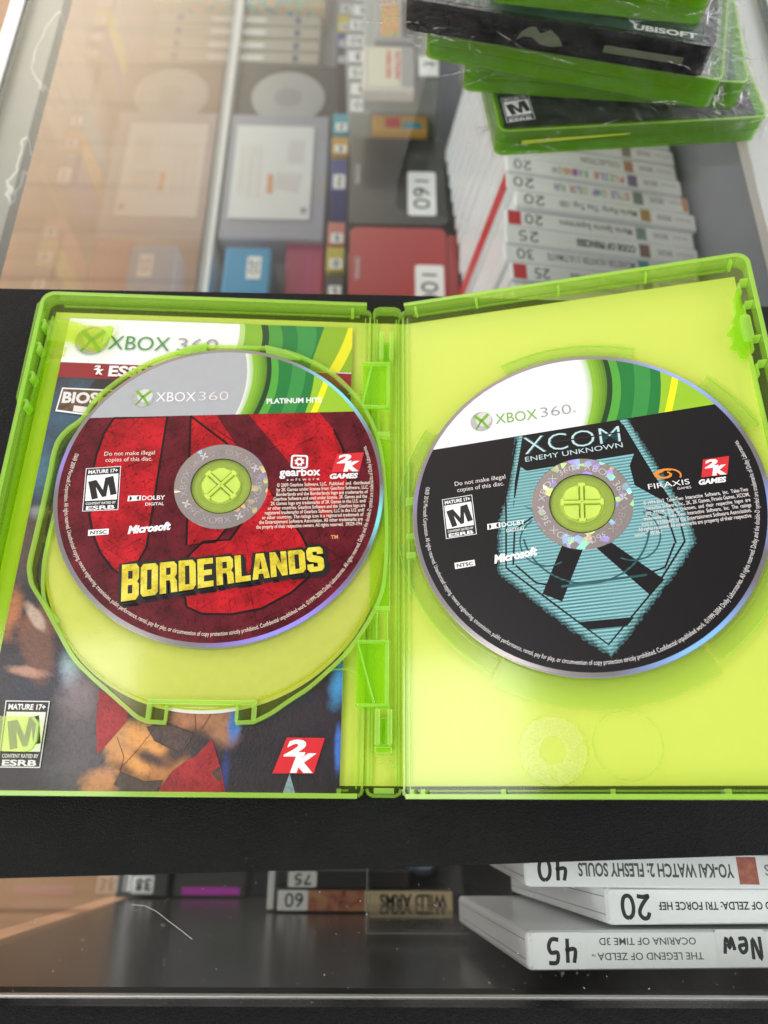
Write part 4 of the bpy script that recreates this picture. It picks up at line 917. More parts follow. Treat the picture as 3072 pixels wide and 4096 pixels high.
# header swooshes: white to green
def lerp(a, c, t_): return a + (c - a) * t_
def sw(b, xt0, xt1, xb0, xb1, yt, yb, bul, mat, z, n=16, lim=None):
    L_, R_ = [], []
    for i in range(n + 1):
        t_ = i / n; y = lerp(yt, yb, t_); q = bul * 4 * t_ * (1 - t_)
        L_.append((lerp(xt0, xb0, t_) + q, y)); R_.append((lerp(xt1, xb1, t_) + q, y))
    P = L_ + R_[::-1]
    if lim is not None: P = clip(P, lambda p: lim - p[0])
    if len(P) > 2: b.poly(P, z, mat)
for xt0, xt1, xb0, xb1, bul, mt in ((-54, bkx1, -57.5, bkx1, 1.5, D and 'g8'), (-52.0, bkx1, -56.0, bkx1, 2.0, 'g1'), (-45.4, -42.6, -48.6, -46.0, 2.4, 'g5'), (-42.6, -31.3, -46.0, -36.5, 2.4, 'g2'), (-37.5, -31.3, -40.0, -33.5, 2.6, 'g3'), (-31.3, -19.4, -33.5, -25.0, 2.4, 'g4'), (-23, -19.4, -27.8, -25, 2.4, 'g3'), (-19.4, bkx1, -25.0, bkx1, 0, 'g7'), (-9.6, -5.5, -17.4, -12.6, .8, 'g6')):
    m_ = {'g8': (.45, .62, .22), 'g1': (.22, .42, .03), 'g5': (.02, .055, .02), 'g2': (.075, .30, .045), 'g3': (.02, .19, .045), 'g4': (.045, .27, .06), 'g7': (.25, .42, .02), 'g6': (.75, .72, .02)}[mt]
    key = 'bk_' + mt
    if key not in M: M[key] = pm('manual_' + mt, m_, .3, var=.12, vs=.05)
    z1 += .012; sw(b, xt0, xt1, xb0, xb1, 181.0, 159.3, bul, M[key], z1, lim=bkx1)
z1 = 2.5
for P, mt in (
    ([(-87.9, 33), (-76.5, 27.7), (-78.1, 22.3), (-82, 17), (-85.5, 12.5), (-87.6, 23.7)], A_red),
    ([(-71, 21.2), (-67, 22.6), (-64, 22.4), (-59, 20.8), (-55.8, 19.5), (-56.6, 17), (-58, 14.8), (-60.1, 13.8), (-64, 15.2), (-68.1, 17.1)], A_belt),
    ([(-77.5, 7.4), (-73, 5.6), (-69.6, 4.6), (-63.8, 5), (-65.4, 1.8), (-73.7, 1.7), (-79, 3.5)], A_belt),
    ([(-49.6, 17.7), (-45.6, 8), (-43.8, 1.5), (-65, 1.5), (-61.4, 7.6), (-57.5, 10.6), (-54.5, 12.2)], A_red),
    ([(-49.0, 7.6), (-46.2, 9.4), (-45.2, 5.2), (-46.0, 4.6)], A_belt), ([(-23.9, 7.4), (-21.8, 1.5), (-25.8, 1.5)], A_pl)):
    z1 += .008; b.poly(P, z1, mt)
for q in ([(-78, 8), (-73, 14), (-69, 20), (-68, 21)], [(-56, 26), (-55, 20)], [(-50, 27), (-53, 21)], [(-80, 18), (-77, 12), (-77.5, 7.4)], [(-71, 21.2), (-64, 22.4), (-55.8, 19.5)], [(-68.1, 17.1), (-60.1, 13.8)], [(-77.5, 7.4), (-69.6, 4.6), (-63.8, 5)]):
    b.line(q, .14, z1 + .01, M['black'])
b.build('cover_art', bk, ML)
z1 = 2.75
def xball(b, cx, cy, r, z, grey=True):
    b.part = 'console_logo'
    b.prism(circ(cx, cy, r, 32), None, z, M['ballgrey'] if 'ballgrey' in M else M.setdefault('ballgrey', pm('logo_ball_grey', (.42, .42, .40), .25, var=.35, vs=.3)))
    b.prism(circ(cx + r * .18, cy + r * .2, r * .72, 28), None, z + .012, M['ballhi'] if 'ballhi' in M else M.setdefault('ballhi', pm('logo_ball_light', (.62, .62, .60), .25)))
    for sx in (1, -1):
        b.poly([(cx - .12 * r, cy + .1 * r), (cx + sx * .55 * r, cy + .80 * r), (cx + sx * .78 * r, cy + .62 * r), (cx + .1 * r, cy - .1 * r)] if sx > 0 else [(cx + .12 * r, cy + .1 * r), (cx - .1 * r, cy - .1 * r), (cx - .78 * r, cy + .62 * r), (cx - .55 * r, cy + .80 * r)], z + .024, M['xgreen'])
        b.poly([(cx - .14 * r, cy + .12 * r), (cx + .14 * r, cy + .12 * r), (cx + sx * .66 * r + .04 * r, cy - .72 * r), (cx + sx * .5 * r, cy - .86 * r)], z + .03, M['xgreen'])
def esrb(b, BL, BR, TR, TL, z):
    # rating box inside a quad
    b.part = 'rating_label'
    BL, BR, TR, TL = map(Vector, (BL, BR, TR, TL))
    def q(u, v): p = (BL * (1 - u) + BR * u) * (1 - v) + (TL * (1 - u) + TR * u) * v; return (p.x, p.y)
    def rc(u0, u1, v0, v1, zz, mt): b.poly([q(u0, v0), q(u1, v0), q(u1, v1), q(u0, v1)], zz, mt)
    rc(0, 1, 0, 1, z, M['white']); rc(.02, .98, .015, .985, z + .012, M['black']); rc(.055, .945, .235, .83, z + .024, M['white'])
    b.text('MATURE 17+', 0, 0, 1, z + .03, M['white'], bold=.35, quad=(q(.08, .865), q(.92, .865), q(.92, .95), q(.08, .95)))
    A_, B_, C_, D_ = q(.24, .26), q(.93, .36), q(.80, .78), q(.10, .68)
    def g(u, v): p = (Vector(A_) * (1 - u) + Vector(B_) * u) * (1 - v) + (Vector(D_) * (1 - u) + Vector(C_) * u) * v; return (p.x, p.y)
    b.poly([g(*p_) for p_ in ((0, 0), (.25, 0), (.25, .62), (.42, 0), (.58, 0), (.75, .62), (.75, 0), (1, 0), (1, 1), (.68, 1), (.5, .38), (.32, 1), (0, 1))], z + .036, M['black'])
    b.text('CONTENT RATED BY', 0, 0, 1, z + .03, M['white'], bold=.15, quad=(q(.08, .145), q(.92, .145), q(.92, .20), q(.08, .20)))
    b.text('ESRB', 0, 0, 1, z + .03, M['white'], bold=.3, quad=(q(.1, .03), q(.9, .03), q(.9, .115), q(.1, .115)))
def twok(b, BL, BR, TR, TL, z, sq=True):
    if sq: b.part = 'publisher_logo'
    BL, BR, TR, TL = map(Vector, (BL, BR, TR, TL))
    def q(u, v): p = (BL * (1 - u) + BR * u) * (1 - v) + (TL * (1 - u) + TR * u) * v; return (p.x, p.y)
    if sq: b.poly([q(0, 0), q(1, 0), q(1, 1), q(0, 1)], z, M['red'])
    b.text('2', 0, 0, 1, z + .02, M['white'], bold=.55, quad=(q(.10, .50), q(.62, .50), q(.62, .93), q(.10, .93)))
    b.text('K', 0, 0, 1, z + .024, M['white'], bold=.7, quad=(q(.42, .06), q(.97, .06), q(.97, .54), q(.42, .54)))
b = MB()
xball(b, -112, 170.2, 6.6, z1)
b.text('XBOX', -105.2, 166.4, 6.9, z1, M['xdgreen'], w=24.2, bold=-.05); b.text('360', -78.0, 166.9, 6.3, z1, M['grey_ink'], w=16.2, bold=-.1)
b.part = 'series_lettering'; b.text('ESSENTIALS', -103.2, 154.0, 4.7, z1, M['white'], w=41, bold=.35)
twok(b, (-110.2, 154.3), (-105.2, 154.3), (-104.2, 158.9), (-109.2, 158.9), z1, False)
b.part = 'title_lettering'
P = [(-120.6, 137.4), (-108.6, 136.0), (-99, 136.5), (-99, 147.6), (-119.8, 148.0)]
b.poly(P, z1, M['white']); b.poly([(-120.0, 138.1), (-108.6, 136.7), (-99.5, 137.2), (-99.5, 147.0), (-119.3, 147.4)], z1 + .015, A_brass)
b.text('BIOSHOCK', -118.9, 141.4, 4.7, z1 + .03, M['lilac_ink'], w=33, bold=.4)
b.poly([(-114, 137.6), (-108.8, 136.9), (-108.8, 139.6), (-114, 140.2)], z1 + .03, M['lilac_ink'])
esrb(b, (-115.9, 8.3), (-102.6, 8.3), (-103.2, 29.0), (-117.4, 29.0), z1)
twok(b, (-29.4, 7.4), (-16.2, 7.5), (-13.0, 18.5), (-25.4, 18.5), z1)
b.build('lettering', bk, ML)

# ------------------------------------------------------------------ discs
def disc_base(label, Mx, cx, cy, ztop, face=None):
    Mo = Mx @ Matrix.Translation((cx, cy, ztop))
    c = Mo @ Vector((0, 0, 0))
    t = thing('game_disc', label, 'disc', tuple(c), 'game discs in the open case')
    b = MB()
    b.prism(circ(0, 0, 60, 180), -1.15, -.62, M['poly_edge'], [circ(0, 0, 17, 64)]); b.prism(circ(0, 0, 59.7, 180), -.6, -.02, M['rim'], [circ(0, 0, 16.9, 64)])
    b.build('disc_body', t, Mo)
    b = MB(); b.prism(circ(0, 0, 17, 90), -.95, 0, M['hub'], [circ(0, 0, 11.2, 64)]); hr = b.build('hub_ring', t, Mo)
    b = MB(); b.prism(circ(0, 0, 11.1, 64), -.9, -.1, M['poly'], [circ(0, 0, 7.5, 48)]); b.wall(circ(0, 0, 10.9, 64), .25, -.1, .02, M['black'], True); b.wall(circ(0, 0, 8.6, 64), .2, -.1, .05, M['poly'], True); b.build('clear_centre', t, Mo)
    return t, Mo, hr
RIM = '2009 Microsoft Corporation. All rights reserved. Unauthorized copying, reverse engineering, transmission, public performance, rental, pay for play, or circumvention of copy protection strictly prohibited. Confidential unpublished work. ©1999-2004 Dolby Laboratories. All rights reserved. Dolby and the double-D symbol are trademarks of Dolby Laboratories.'
TH = R(3.6)
def art(P): return P
def band_y(x): return 30.0 + x * math.tan(TH)
def common(b, white, ink, yr, zz, ballx=-33.2):
    """white/silver head band with green swooshes, above the sloping band line"""
    seg = clip_disc([(x, y) for x, y in [(-60, band_y(-60)), (60, band_y(60)), (60, 70), (-60, 70)]]); b.poly(seg, zz, white)
    # curves: (bottom x, top x)
    B = [(3.6, 5.2), (4.6, 6.6), (9.4, 12.2), (11.4, 13.9), (14.7, 16.5), (18.4, 21.1), (19.9, 22.9), (25.2, 28.6), (29.2, 31.6), (39, 60), (31.3, 38.6), (33.8, 41.0)]
    def strip(i0, i1, mt, z, b0=2.6, b1=2.6):
        L_, R_ = [], []
        for k in range(25):
            t_ = k / 24; y0 = 30 + t_ * 29
            for (lst, ii, bl) in ((L_, i0, b0), (R_, i1, b1)):
                xb, xt = B[ii] if ii is not None else (75, 75)
                x = lerp(xb, xt, t_) + bl * 4 * t_ * (1 - t_) * .9
                lst.append((x, y0 + (band_y(x) - 30) * (1 - t_)))
        P = clip_disc(L_ + R_[::-1])
        if len(P) > 2: b.poly(P, z, mt)
    for k_ in range(5):
        B[0] = (2.6 + k_ * .55, 4.0 + k_ * .6); strip(0, None, D['soft%d' % k_], zz + .002 * k_ + .002)
    strip(1, None, D['g1'], zz + .02)
    for k_ in range(4):
        B[0] = (6.0 + k_ * 1.0, 8.0 + k_ * 1.1); strip(0, None, D['deep%d' % k_], zz + .02 + .002 * (k_ + 1))
    strip(2, 3, D['g5'], zz + .035); strip(3, 5, D['g2'], zz + .04); strip(4, 6, D['g3'], zz + .05)
    strip(6, 8, D['g4'], zz + .06, 1.5, 1.5); strip(7, 8, D['g3'], zz + .07, 1.5, 1.5); strip(8, None, D['g7'], zz + .08, 1.5); strip(10, 11, D['g6'], zz + .09, .6, .6)
def lettering(b, ink, yr, z):
    b.part = 'copy_notice'
    b.text('Do not make illegal', -44.0, 10.9, 1.75, z, ink, w=18.4, rot=TH); b.text('copies of this disc.', -43.2, 8.4, 1.75, z, ink, w=17, rot=TH)
    b.part = 'maker_logo'
    b.text('Microsoft', -31.2, -19.7, 2.9, z, M['white'], w=15.2, bold=.5, shear=.25, rot=R(8))
    b.part = 'region_mark'
    b.poly([(-44.9, -20.9), (-37.8, -20.1), (-38.0, -17.9), (-45.1, -18.6)], z, M['white']); b.text('NTSC', -44.2, -20.3, 1.3, z + .02, M['black'], w=5.7, rot=TH * 1.4, bold=.25)
    b.part = 'sound_logo'
    b.poly([(-33.0, -7.2), (-28.4, -6.7), (-28.4, -4.7), (-33.0, -5.0)], z, M['white'])
    b.prism(circ(-32.4, -6.05, .85, 12, -math.pi / 2, math.pi / 2), None, z + .012, M['black']); b.prism(circ(-29.0, -5.75, .85, 12, math.pi / 2, 3 * math.pi / 2), None, z + .012, M['black'])
    b.text('DOLBY', -27.9, -6.6, 1.75, z, M['white'], w=8.2, bold=.15, rot=TH); b.text('DIGITAL', -26.4, -8.7, 1.2, z, M['white'], w=6.6, bold=.1, rot=TH)
    b.part = 'rim_text'
    s_ = '©&℗ ' + yr + RIM[4:]
    n0 = R(168); total = R(211) * 55.9
    b.text(s_, 0, 0, 1.55, z, ink, w=total, bend=(55.9, n0, 1))
def hubtxt(hr, Mo, off, mt):
    b = MB()
    for k in range(4):
        a = off - k * math.pi / 2
        b.text('XBOX 360', 0, 0, 2.5, .03, mt, w=16.5, bend=(12.6, a, -1), bold=-.1)
        a2 = a + R(12); cx, cy = 14.0 * math.cos(a2), 14.0 * math.sin(a2)
        for s_ in (1, -1): b.line([(cx - 1.5 * math.cos(a2 + s_ * .8), cy - 1.5 * math.sin(a2 + s_ * .8)), (cx + 1.5 * math.cos(a2 + s_ * .8), cy + 1.5 * math.sin(a2 + s_ * .8))], .55, .04, M['hubtext'])
    b.build('hub_lettering', hr, Mo)
def legal(b, lines, z, mt, h=1.35):
    for (s_, x0, x1, y, r_) in lines: b.text(s_, x0, y, h, z, mt, w=x1 - x0, bold=.12, rot=r_)

# lower disc, silver side showing in the tray notch
Mo = ML @ Matrix.Translation((-54.0, 85.6, LW - 2.75)); c_ = Mo @ Vector((0, 0, 0))
t = thing('game_disc', 'bare silver disc lying under the green tray, seen in its lower notch', 'disc', tuple(c_), 'game discs in the open case')
# thin so it clears the manual
b = MB(); b.prism(circ(0, 0, 60, 120), 0, .3, pm('bare_silver', (.80, .80, .83), .35, metal=.15), [circ(0, 0, 7.5, 40)]); b.build('disc_body', t, Mo)
# second disc of the stack
tL2, Mo2, _ = disc_base('silver-edged disc stacked directly beneath the red disc', ML, LC0[0] - .5, LC0[1] - 1.0, LW - 1.25) if False else (None, None, None)

# red disc
tL, MoL, hrL = disc_base('red scratched disc with big worn yellow title lettering in the left tray', ML, LC0[0], LC0[1], LW)
b = MB()
low = clip(circ(0, 0, 58.3, 180), lambda p: band_y(p[0]) - p[1]); b.poly(low, .01, D['dred'])
common(b, D['silver'], None, None, .02)
def redshape(P, z=.03, mt='red', outline=True):
    P = clip(clip_disc(P), lambda p: band_y(p[0]) - .15 - p[1])
    if len(P) > 2: b.poly(P, z, D[mt])
def inset(P, k): 
    return P
# bright red panels between dark arcs
RA = [(-42.8, 27.0), (-45.6, 20), (-46.9, 11.3), (-47.3, 3), (-47.0, -5), (-45.6, -13), (-43.0, -20.8), (-39.6, -27), (-34.6, -32.8), (-28.6, -36.6), (-23.9, -24.3), (-23.0, 28.2)]
RB_ = [(-14.2, 28.9), (-4.6, 29.6), (7.5, 12), (10.5, 4), (4, -16), (0, -22), (-10.1, -23.5)]
RC_ = [(7.6, 30.4), (34.6, 32.2), (40.4, 25), (44.0, 17), (46.0, 10), (46.5, 2), (44.2, -5), (40.8, -11.5), (37.8, -13), (27, 7)]
RD_ = [(-4.5, -22), (5, -21), (17, 0), (21, -6), (30, -18), (34, -26), (36, -32), (28, -40), (18, -46), (8, -48.2), (-2, -48.3), (-7.5, -46), (-9.3, -40), (-9.4, -28)]
for P in (RA, RB_, RC_, RD_): redshape(P)
for P in (RA, RB_, RC_, RD_):
    Q = [p for p in P]
    pts = [p for p in Q + [Q[0]] if math.hypot(*p) < 57 and p[1] < band_y(p[0]) - .2]
    if len(pts) > 2: b.line(pts, .85, .05, D['line'])
b.line([(-9.5, 28.9), (-10.8, 10), (-11.5, -20), (-14, -52)], .9, .052, D['line']) if False else None
b.build('label_print', tL, MoL)
b = MB(); z = .14
xball(b, -33.2, 36.3, 4.1, z)
b.text('XBOX', -28.2, 34.6, 4.4, z, M['white'], w=15.2, rot=TH * .8, bold=.0); b.text('360', -12.0, 35.7, 4.2, z, M['lilac_ink'], w=11.4, rot=TH * .8, bold=-.1)
b.part = 'series_lettering'; b.text('PLATINUM HITS', 14.2, 35.3, 2.25, z, M['white'], w=21.3, bold=.3, rot=TH)
lettering(b, M['cream_ink'], '2009', z)
esrb(b, (-48.4, -11.6), (-35.8, -10.6), (-37.3, 6.9), (-49.8, 5.5), z)
b.part = 'developer_logo'
b.prism(rrect(24.9, 31.3, 7.8, 13.5, 1.1), None, z, M['white'])
b.prism(rrect(25.6, 30.6, 8.5, 12.8, .7), None, z + .012, M['gbred'] if 'gbred' in M else M.setdefault('gbred', pm('panel_red', (.35, .012, .02), .35)))
cog = []
for k in range(32): a = 2 * math.pi * k / 32; r_ = 1.9 if (k // 2) % 2 else 1.45; cog.append((28.1 + r_ * math.cos(a), 10.65 + r_ * math.sin(a)))
b.prism(cog, None, z + .024, M['white']); b.prism(circ(28.1, 10.65, .75, 16), None, z + .03, M['gbred'])
b.text('gearbox', 21.0, 4.5, 3.3, z, M['white'], w=15.2, bold=.3, rot=TH * .9); b.text('s o f t w a r e', 23.8, 2.6, 1.1, z, M['white'], w=12, rot=TH)
twok(b, (40.2, 6.6), (50.6, 7.3), (52.2, 15.4), (42.0, 14.4), z); b.text('GAMES', 39.7, 4.0, 2.0, z, M['white'], w=10.6, bold=.5, shear=.25, rot=TH)
b.part = 'legal_text'
lg = ['© 2009 Gearbox Software, LLC.  Published  and  distributed', 'by 2K Games under license from Gearbox Software, LLC.', 'Borderlands and the Borderlands logo are trademarks of', 'Gearbox Software and used under license. 2K Games and the', '2K Games logo are trademarks of 2K Games in the U.S. and/', 'or other countries. Gearbox Software and the Gearbox logo are', 'registered trademarks of Gearbox Software, LLC in the U.S. and/', 'or other countries. The ratings icon is a registered trademark of', 'the Entertainment Software Association. All other trademarks are', 'the proprty of their respective owners. All rights reserved.  39329-1PH']
for i, s_ in enumerate(lg):
    xl = lerp(20.4, 14.0, max(0, i - 2) / 7) if i > 1 else 20.4; b.text(s_, xl, .1 - i * 1.86, 1.42, z, M['cream_ink'], w=lerp(54.6, 52.0, i / 9) - xl, bold=.12, rot=TH)
b.text('TM', 40.9, -19.9, 1.5, z, M['tmorange'], w=2.6, bold=.2, rot=TH)
b.part = 'title_lettering'
q = ((-30.0, -44.0), (39.9, -31.2), (38.8, -23.2), (-31.4, -31.8))
GL = {'B': ([(0, 0), (.84, 0), (1, .12), (1, .42), (.9, .5), (1, .58), (1, .88), (.84, 1), (0, 1)], [[(.37, .19), (.63, .19), (.63, .42), (.37, .42)], [(.37, .59), (.63, .59), (.63, .81), (.37, .81)]]),
 'O': ([(.14, 0), (.86, 0), (1, .1), (1, .9), (.86, 1), (.14, 1), (0, .9), (0, .1)], [[(.37, .19), (.63, .19), (.63, .81), (.37, .81)]]),
 'R': ([(0, 0), (.37, 0), (.37, .4), (.58, .4), (.63, .3), (.65, 0), (1.02, 0), (.99, .36), (.87, .48), (1, .6), (1, .88), (.84, 1), (0, 1)], [[(.37, .58), (.63, .58), (.63, .81), (.37, .81)]]),
 'D': ([(0, 0), (.82, 0), (1, .14), (1, .86), (.82, 1), (0, 1)], [[(.37, .19), (.63, .19), (.63, .81), (.37, .81)]]),
 'E': ([(0, 0), (.92, 0), (.92, .2), (.37, .2), (.37, .41), (.84, .41), (.84, .6), (.37, .6), (.37, .8), (.92, .8), (.92, 1), (0, 1)], []),
 'L': ([(0, 0), (.9, 0), (.9, .2), (.37, .2), (.37, 1), (0, 1)], []),
 'A': ([(0, 0), (.34, 0), (.39, .2), (.65, .2), (.70, 0), (1.04, 0), (.76, 1), (.28, 1)], [[(.43, .38), (.61, .38), (.52, .76)]]),
 'N': ([(0, 0), (.34, 0), (.34, .5), (.66, 0), (1, 0), (1, 1), (.66, 1), (.66, .5), (.34, 1), (0, 1)], []),
 'S': ([(0, .12), (.15, 0), (.85, 0), (1, .12), (1, .48), (.86, .58), (.37, .68), (.37, .81), (.63, .81), (.63, .7), (1, .7), (1, .88), (.85, 1), (.15, 1), (0, .88), (0, .54), (.14, .43), (.63, .34), (.63, .19), (.37, .19), (.37, .32), (0, .32)], [])}
def tq(u, v):
    p_ = (Vector(q[0]) * (1 - u) + Vector(q[1]) * u) * (1 - v) + (Vector(q[3]) * (1 - u) + Vector(q[2]) * u) * v; return (p_.x, p_.y)
for i, ch in enumerate('BORDERLANDS'):
    u0 = (i - (.10 if i > 6 else 0)) / 10.93; uw = .083
    o_, hs = GL[ch]; k0, k1 = (-.05, 1.04) if i == 0 else ((-.04, 1.06) if i == 10 else (0, 1))
    mp = lambda P, dx=0, dy=0: [(tq(u0 + a * uw, k0 + c_ * (k1 - k0))[0] + dx, tq(u0 + a * uw, k0 + c_ * (k1 - k0))[1] + dy) for a, c_ in P]
    for dx, dy, zz in ((0, 0, z + .012), (.8, -1.0, z + .004)):
        O_ = mp(o_, dx, dy); b.prism(O_, None, zz, M['black']); b.line(O_ + [O_[0], O_[1]], 2.3, zz + .003 + i * .0002, M['black'])
    b.prism(mp(o_), None, z + .03, M['yellow_letters'], [mp(h) for h in hs])
b.build('lettering', tL, MoL)
hubtxt(hrL, MoL, R(200), M['hub_faint'] if 'hub_faint' in M else M.setdefault('hub_faint', pm('hub_faint', (.50, .46, .50), .25, metal=.3)))

# black disc
tR, MoR, hrR = disc_base('black disc with glowing cyan shield emblem and white head band in the right half', MRt, RC[0], RC[1], 4.6)
b = MB()
low = clip(circ(0, 0, 58.3, 180), lambda p: band_y(p[0]) - p[1]); b.poly(low, .01, D['dblack'])
common(b, D['dwhite'], None, None, .02)
def jag(P, amp=.5, step=.6):
    out = []
    for i in range(len(P)):
        a, c = Vector(P[i]), Vector(P[(i + 1) % len(P)]); n = max(1, int((c - a).length / step)); nn = Vector((-(c - a).y, (c - a).x)).normalized()
        for j in range(n): q_ = a + (c - a) * j / n + nn * random.uniform(-amp, amp); out.append((q_.x, q_.y))
    return out
def cy(P, z, mt='cyan', j=0):
    P = jag(P, j) if j else P
    P = clip(P, lambda p: band_y(p[0]) - .2 - p[1])
    b.poly(P, z, D[mt])
sh = [(-21.0, 29), (18.6, 31.6), (26.5, 11), (34.3, -9), (34.6, -17.5), (29, -25), (4.2, -54), (-9.5, -43), (-30.2, -23.6), (-29.4, -5.6), (-24.6, 10)]
def shr(P, k, cx=1.5, cy_=-8): return [(cx + (a - cx) * k, cy_ + (c_ - cy_) * (k if c_ < 20 else 1)) for a, c_ in P]
cy(sh, .024, 'cyfade', .5); cy(shr(sh, .975), .027, 'cymid', .45); cy(shr(sh, .945), .03, 'cyan', .3)
cy([(-18.4, 29), (15.8, 31), (23.0, 12.8), (24.8, 8), (30.5, -5), (18.0, 5), (17.2, 13), (0, -2), (-20, 16.2), (-23.6, 0), (-22.4, 10.5)], .04, 'dblack')
cy([(-18.8, 14.2), (19.2, 17.0), (13.0, 3), (0, -10), (-13.0, 2)], .05)
cy([(-24, 4), (-20.0, 1.0), (-12, -3), (-5, -12), (-22.0, 4.4)], .055, 'cyan')
for P in ([(-7.2, -13.3), (-1.0, -16.3), (-9.6, -34.6), (-15.8, -31.6)], [(3.2, -16.8), (8.2, -15.2), (23.2, -29.2), (18.2, -34.2)]): cy(P, .06, 'dblack')
cy([(-9.4, -29), (12, -27.3), (18.4, -26.8), (18.0, -27.6), (8, -28.4), (-9.4, -30)], .062, 'cydim'); cy([(-5, -41.8), (12.5, -41.0), (10, -43.8), (-2, -44.4)], .062, 'dblack')
for P in ([(-26.2, -2), (-27.3, -21.6), (-12, -35.5), (3.6, -49.6), (20, -32), (31.2, -16.6), (30.6, -9), (27, 1)], [(-20.8, 27), (-26, 5), (-26.2, -2)], [(16.6, 29), (27, 1)],
          [(-24.8, -20.8), (-23.6, -8), (-17, -3.6)], [(28.4, -17), (27, -7.6), (20, -4)], [(-24, -21), (-17.6, -27.6), (-12.6, -29)], [(28, -17), (24, -25), (18, -27)]):
    b.line(P, .6, .064, D['dblack'])
b.line(circ(0, -8, 21, 30, R(190), R(350)), .6, .066, D['cydim']); b.line(circ(-13, -13, 9, 20, R(120), R(300)), .5, .066, D['cydim']); b.line(circ(15, -13, 9, 20, R(-120), R(60)), .5, .066, D['cydim'])
b.build('label_print', tR, MoR)
b = MB(); z = .13
xball(b, -33.2, 36.5, 4.1, z)
b.text('XBOX', -27.9, 34.7, 4.4, z, M['xgreen'], w=15.2, rot=R(1), bold=-.05); b.text('360', -11.4, 35.4, 4.3, z, M['grey_ink'], w=11.0, rot=R(1), bold=-.15); b.text('®', .2, 35.8, 1, z, M['grey_ink'])
lettering(b, M['lilac_ink'], '2012', z)
esrb(b, (-47.8, -9.4), (-36.8, -8.5), (-37.9, 6.9), (-48.9, 6.0), z)
b.part = 'title_lettering'; glow = M['glowtxt'] = pm('pale_cyan_ink', (.50, .66, .68), .4)
b.text('XCOM', 0, 0, 1, z, glow, bold=-.16, quad=((-18.0, 20.8), (15.4, 22.2), (15.4, 28.9), (-18.6, 28.2)))
b.text('XCOM', 0, 0, 1, z - .01, D['cydim'], bold=.02, quad=((-18.0, 20.8), (15.4, 22.2), (15.4, 28.9), (-18.6, 28.2)))
b.poly([(-8.0, 24.3), (15.8, 25.6), (15.8, 26.1), (-8.0, 24.9)], z + .02, M['black'])
b.text('ENEMY UNKNOWN', -18.1, 17.9, 2.0, z, glow, w=34, bold=-.02, rot=R(3.4))
b.part = 'developer_logo'
for k, (r_, a0, ln) in enumerate(((4.6, 20, 250), (3.9, 60, 260), (3.1, 100, 260), (2.3, 160, 260), (5.2, 330, 150))):
    P = [(28.4 + (r_ - j * r_ / 60) * math.cos(R(a0 + ln * j / 24)), 7.6 + (r_ - j * r_ / 60) * .52 * math.sin(R(a0 + ln * j / 24)) + .02 * j) for j in range(25)]
    b.line(P, .55, z + .01 * k, M['orange'])
b.text('FIRAXIS', 22.3, 2.9, 2.0, z + .05, M['white'], w=13.4, bold=.0, rot=R(3)); b.text('GAMES', 31.5, 1.8, .9, z + .05, M['lilac_ink'], w=4.4, rot=R(3))
twok(b, (39.6, 5.6), (47.8, 5.9), (49.4, 12.6), (41.1, 12.2), z); b.text('GAMES', 38.5, 3.0, 1.8, z, M['white'], w=8.8, bold=.5, shear=.25, rot=TH * .6)
b.part = 'legal_text'
lg = [('© 1994-2012  Take-Two  Interactive  Software,  Inc.  Take-Two', 20.0, 53.2), ('Interactive Software, Inc., 2K, 2K Games, Firaxis Games, XCOM,', 20.2, 53.4), ('and  XCOM:  Enemy  Unknown,  and  their  respective  logos  are', 20.2, 53.3), ('trademarks  of  Take-Two  Interactive  Software,  Inc.  The  ratings', 19.4, 53.2), ('icon is a trademark of the Entertainment Software Association.', 18.6, 53.0), ('All rights reserved. All other marks are property of their respective', 17.3, 52.6), ('owners.    49144-1', 15.8, 24.6)]
for i, (s_, xa, xb) in enumerate(lg): b.text(s_, xa, -2.7 - i * 1.88, 1.38, z + .03, M['lilac_ink'], w=xb - xa, bold=.1, rot=R(3.4))
b.build('lettering', tR, MoR)
hubtxt(hrR, MoR, R(172), M['hubtext'])

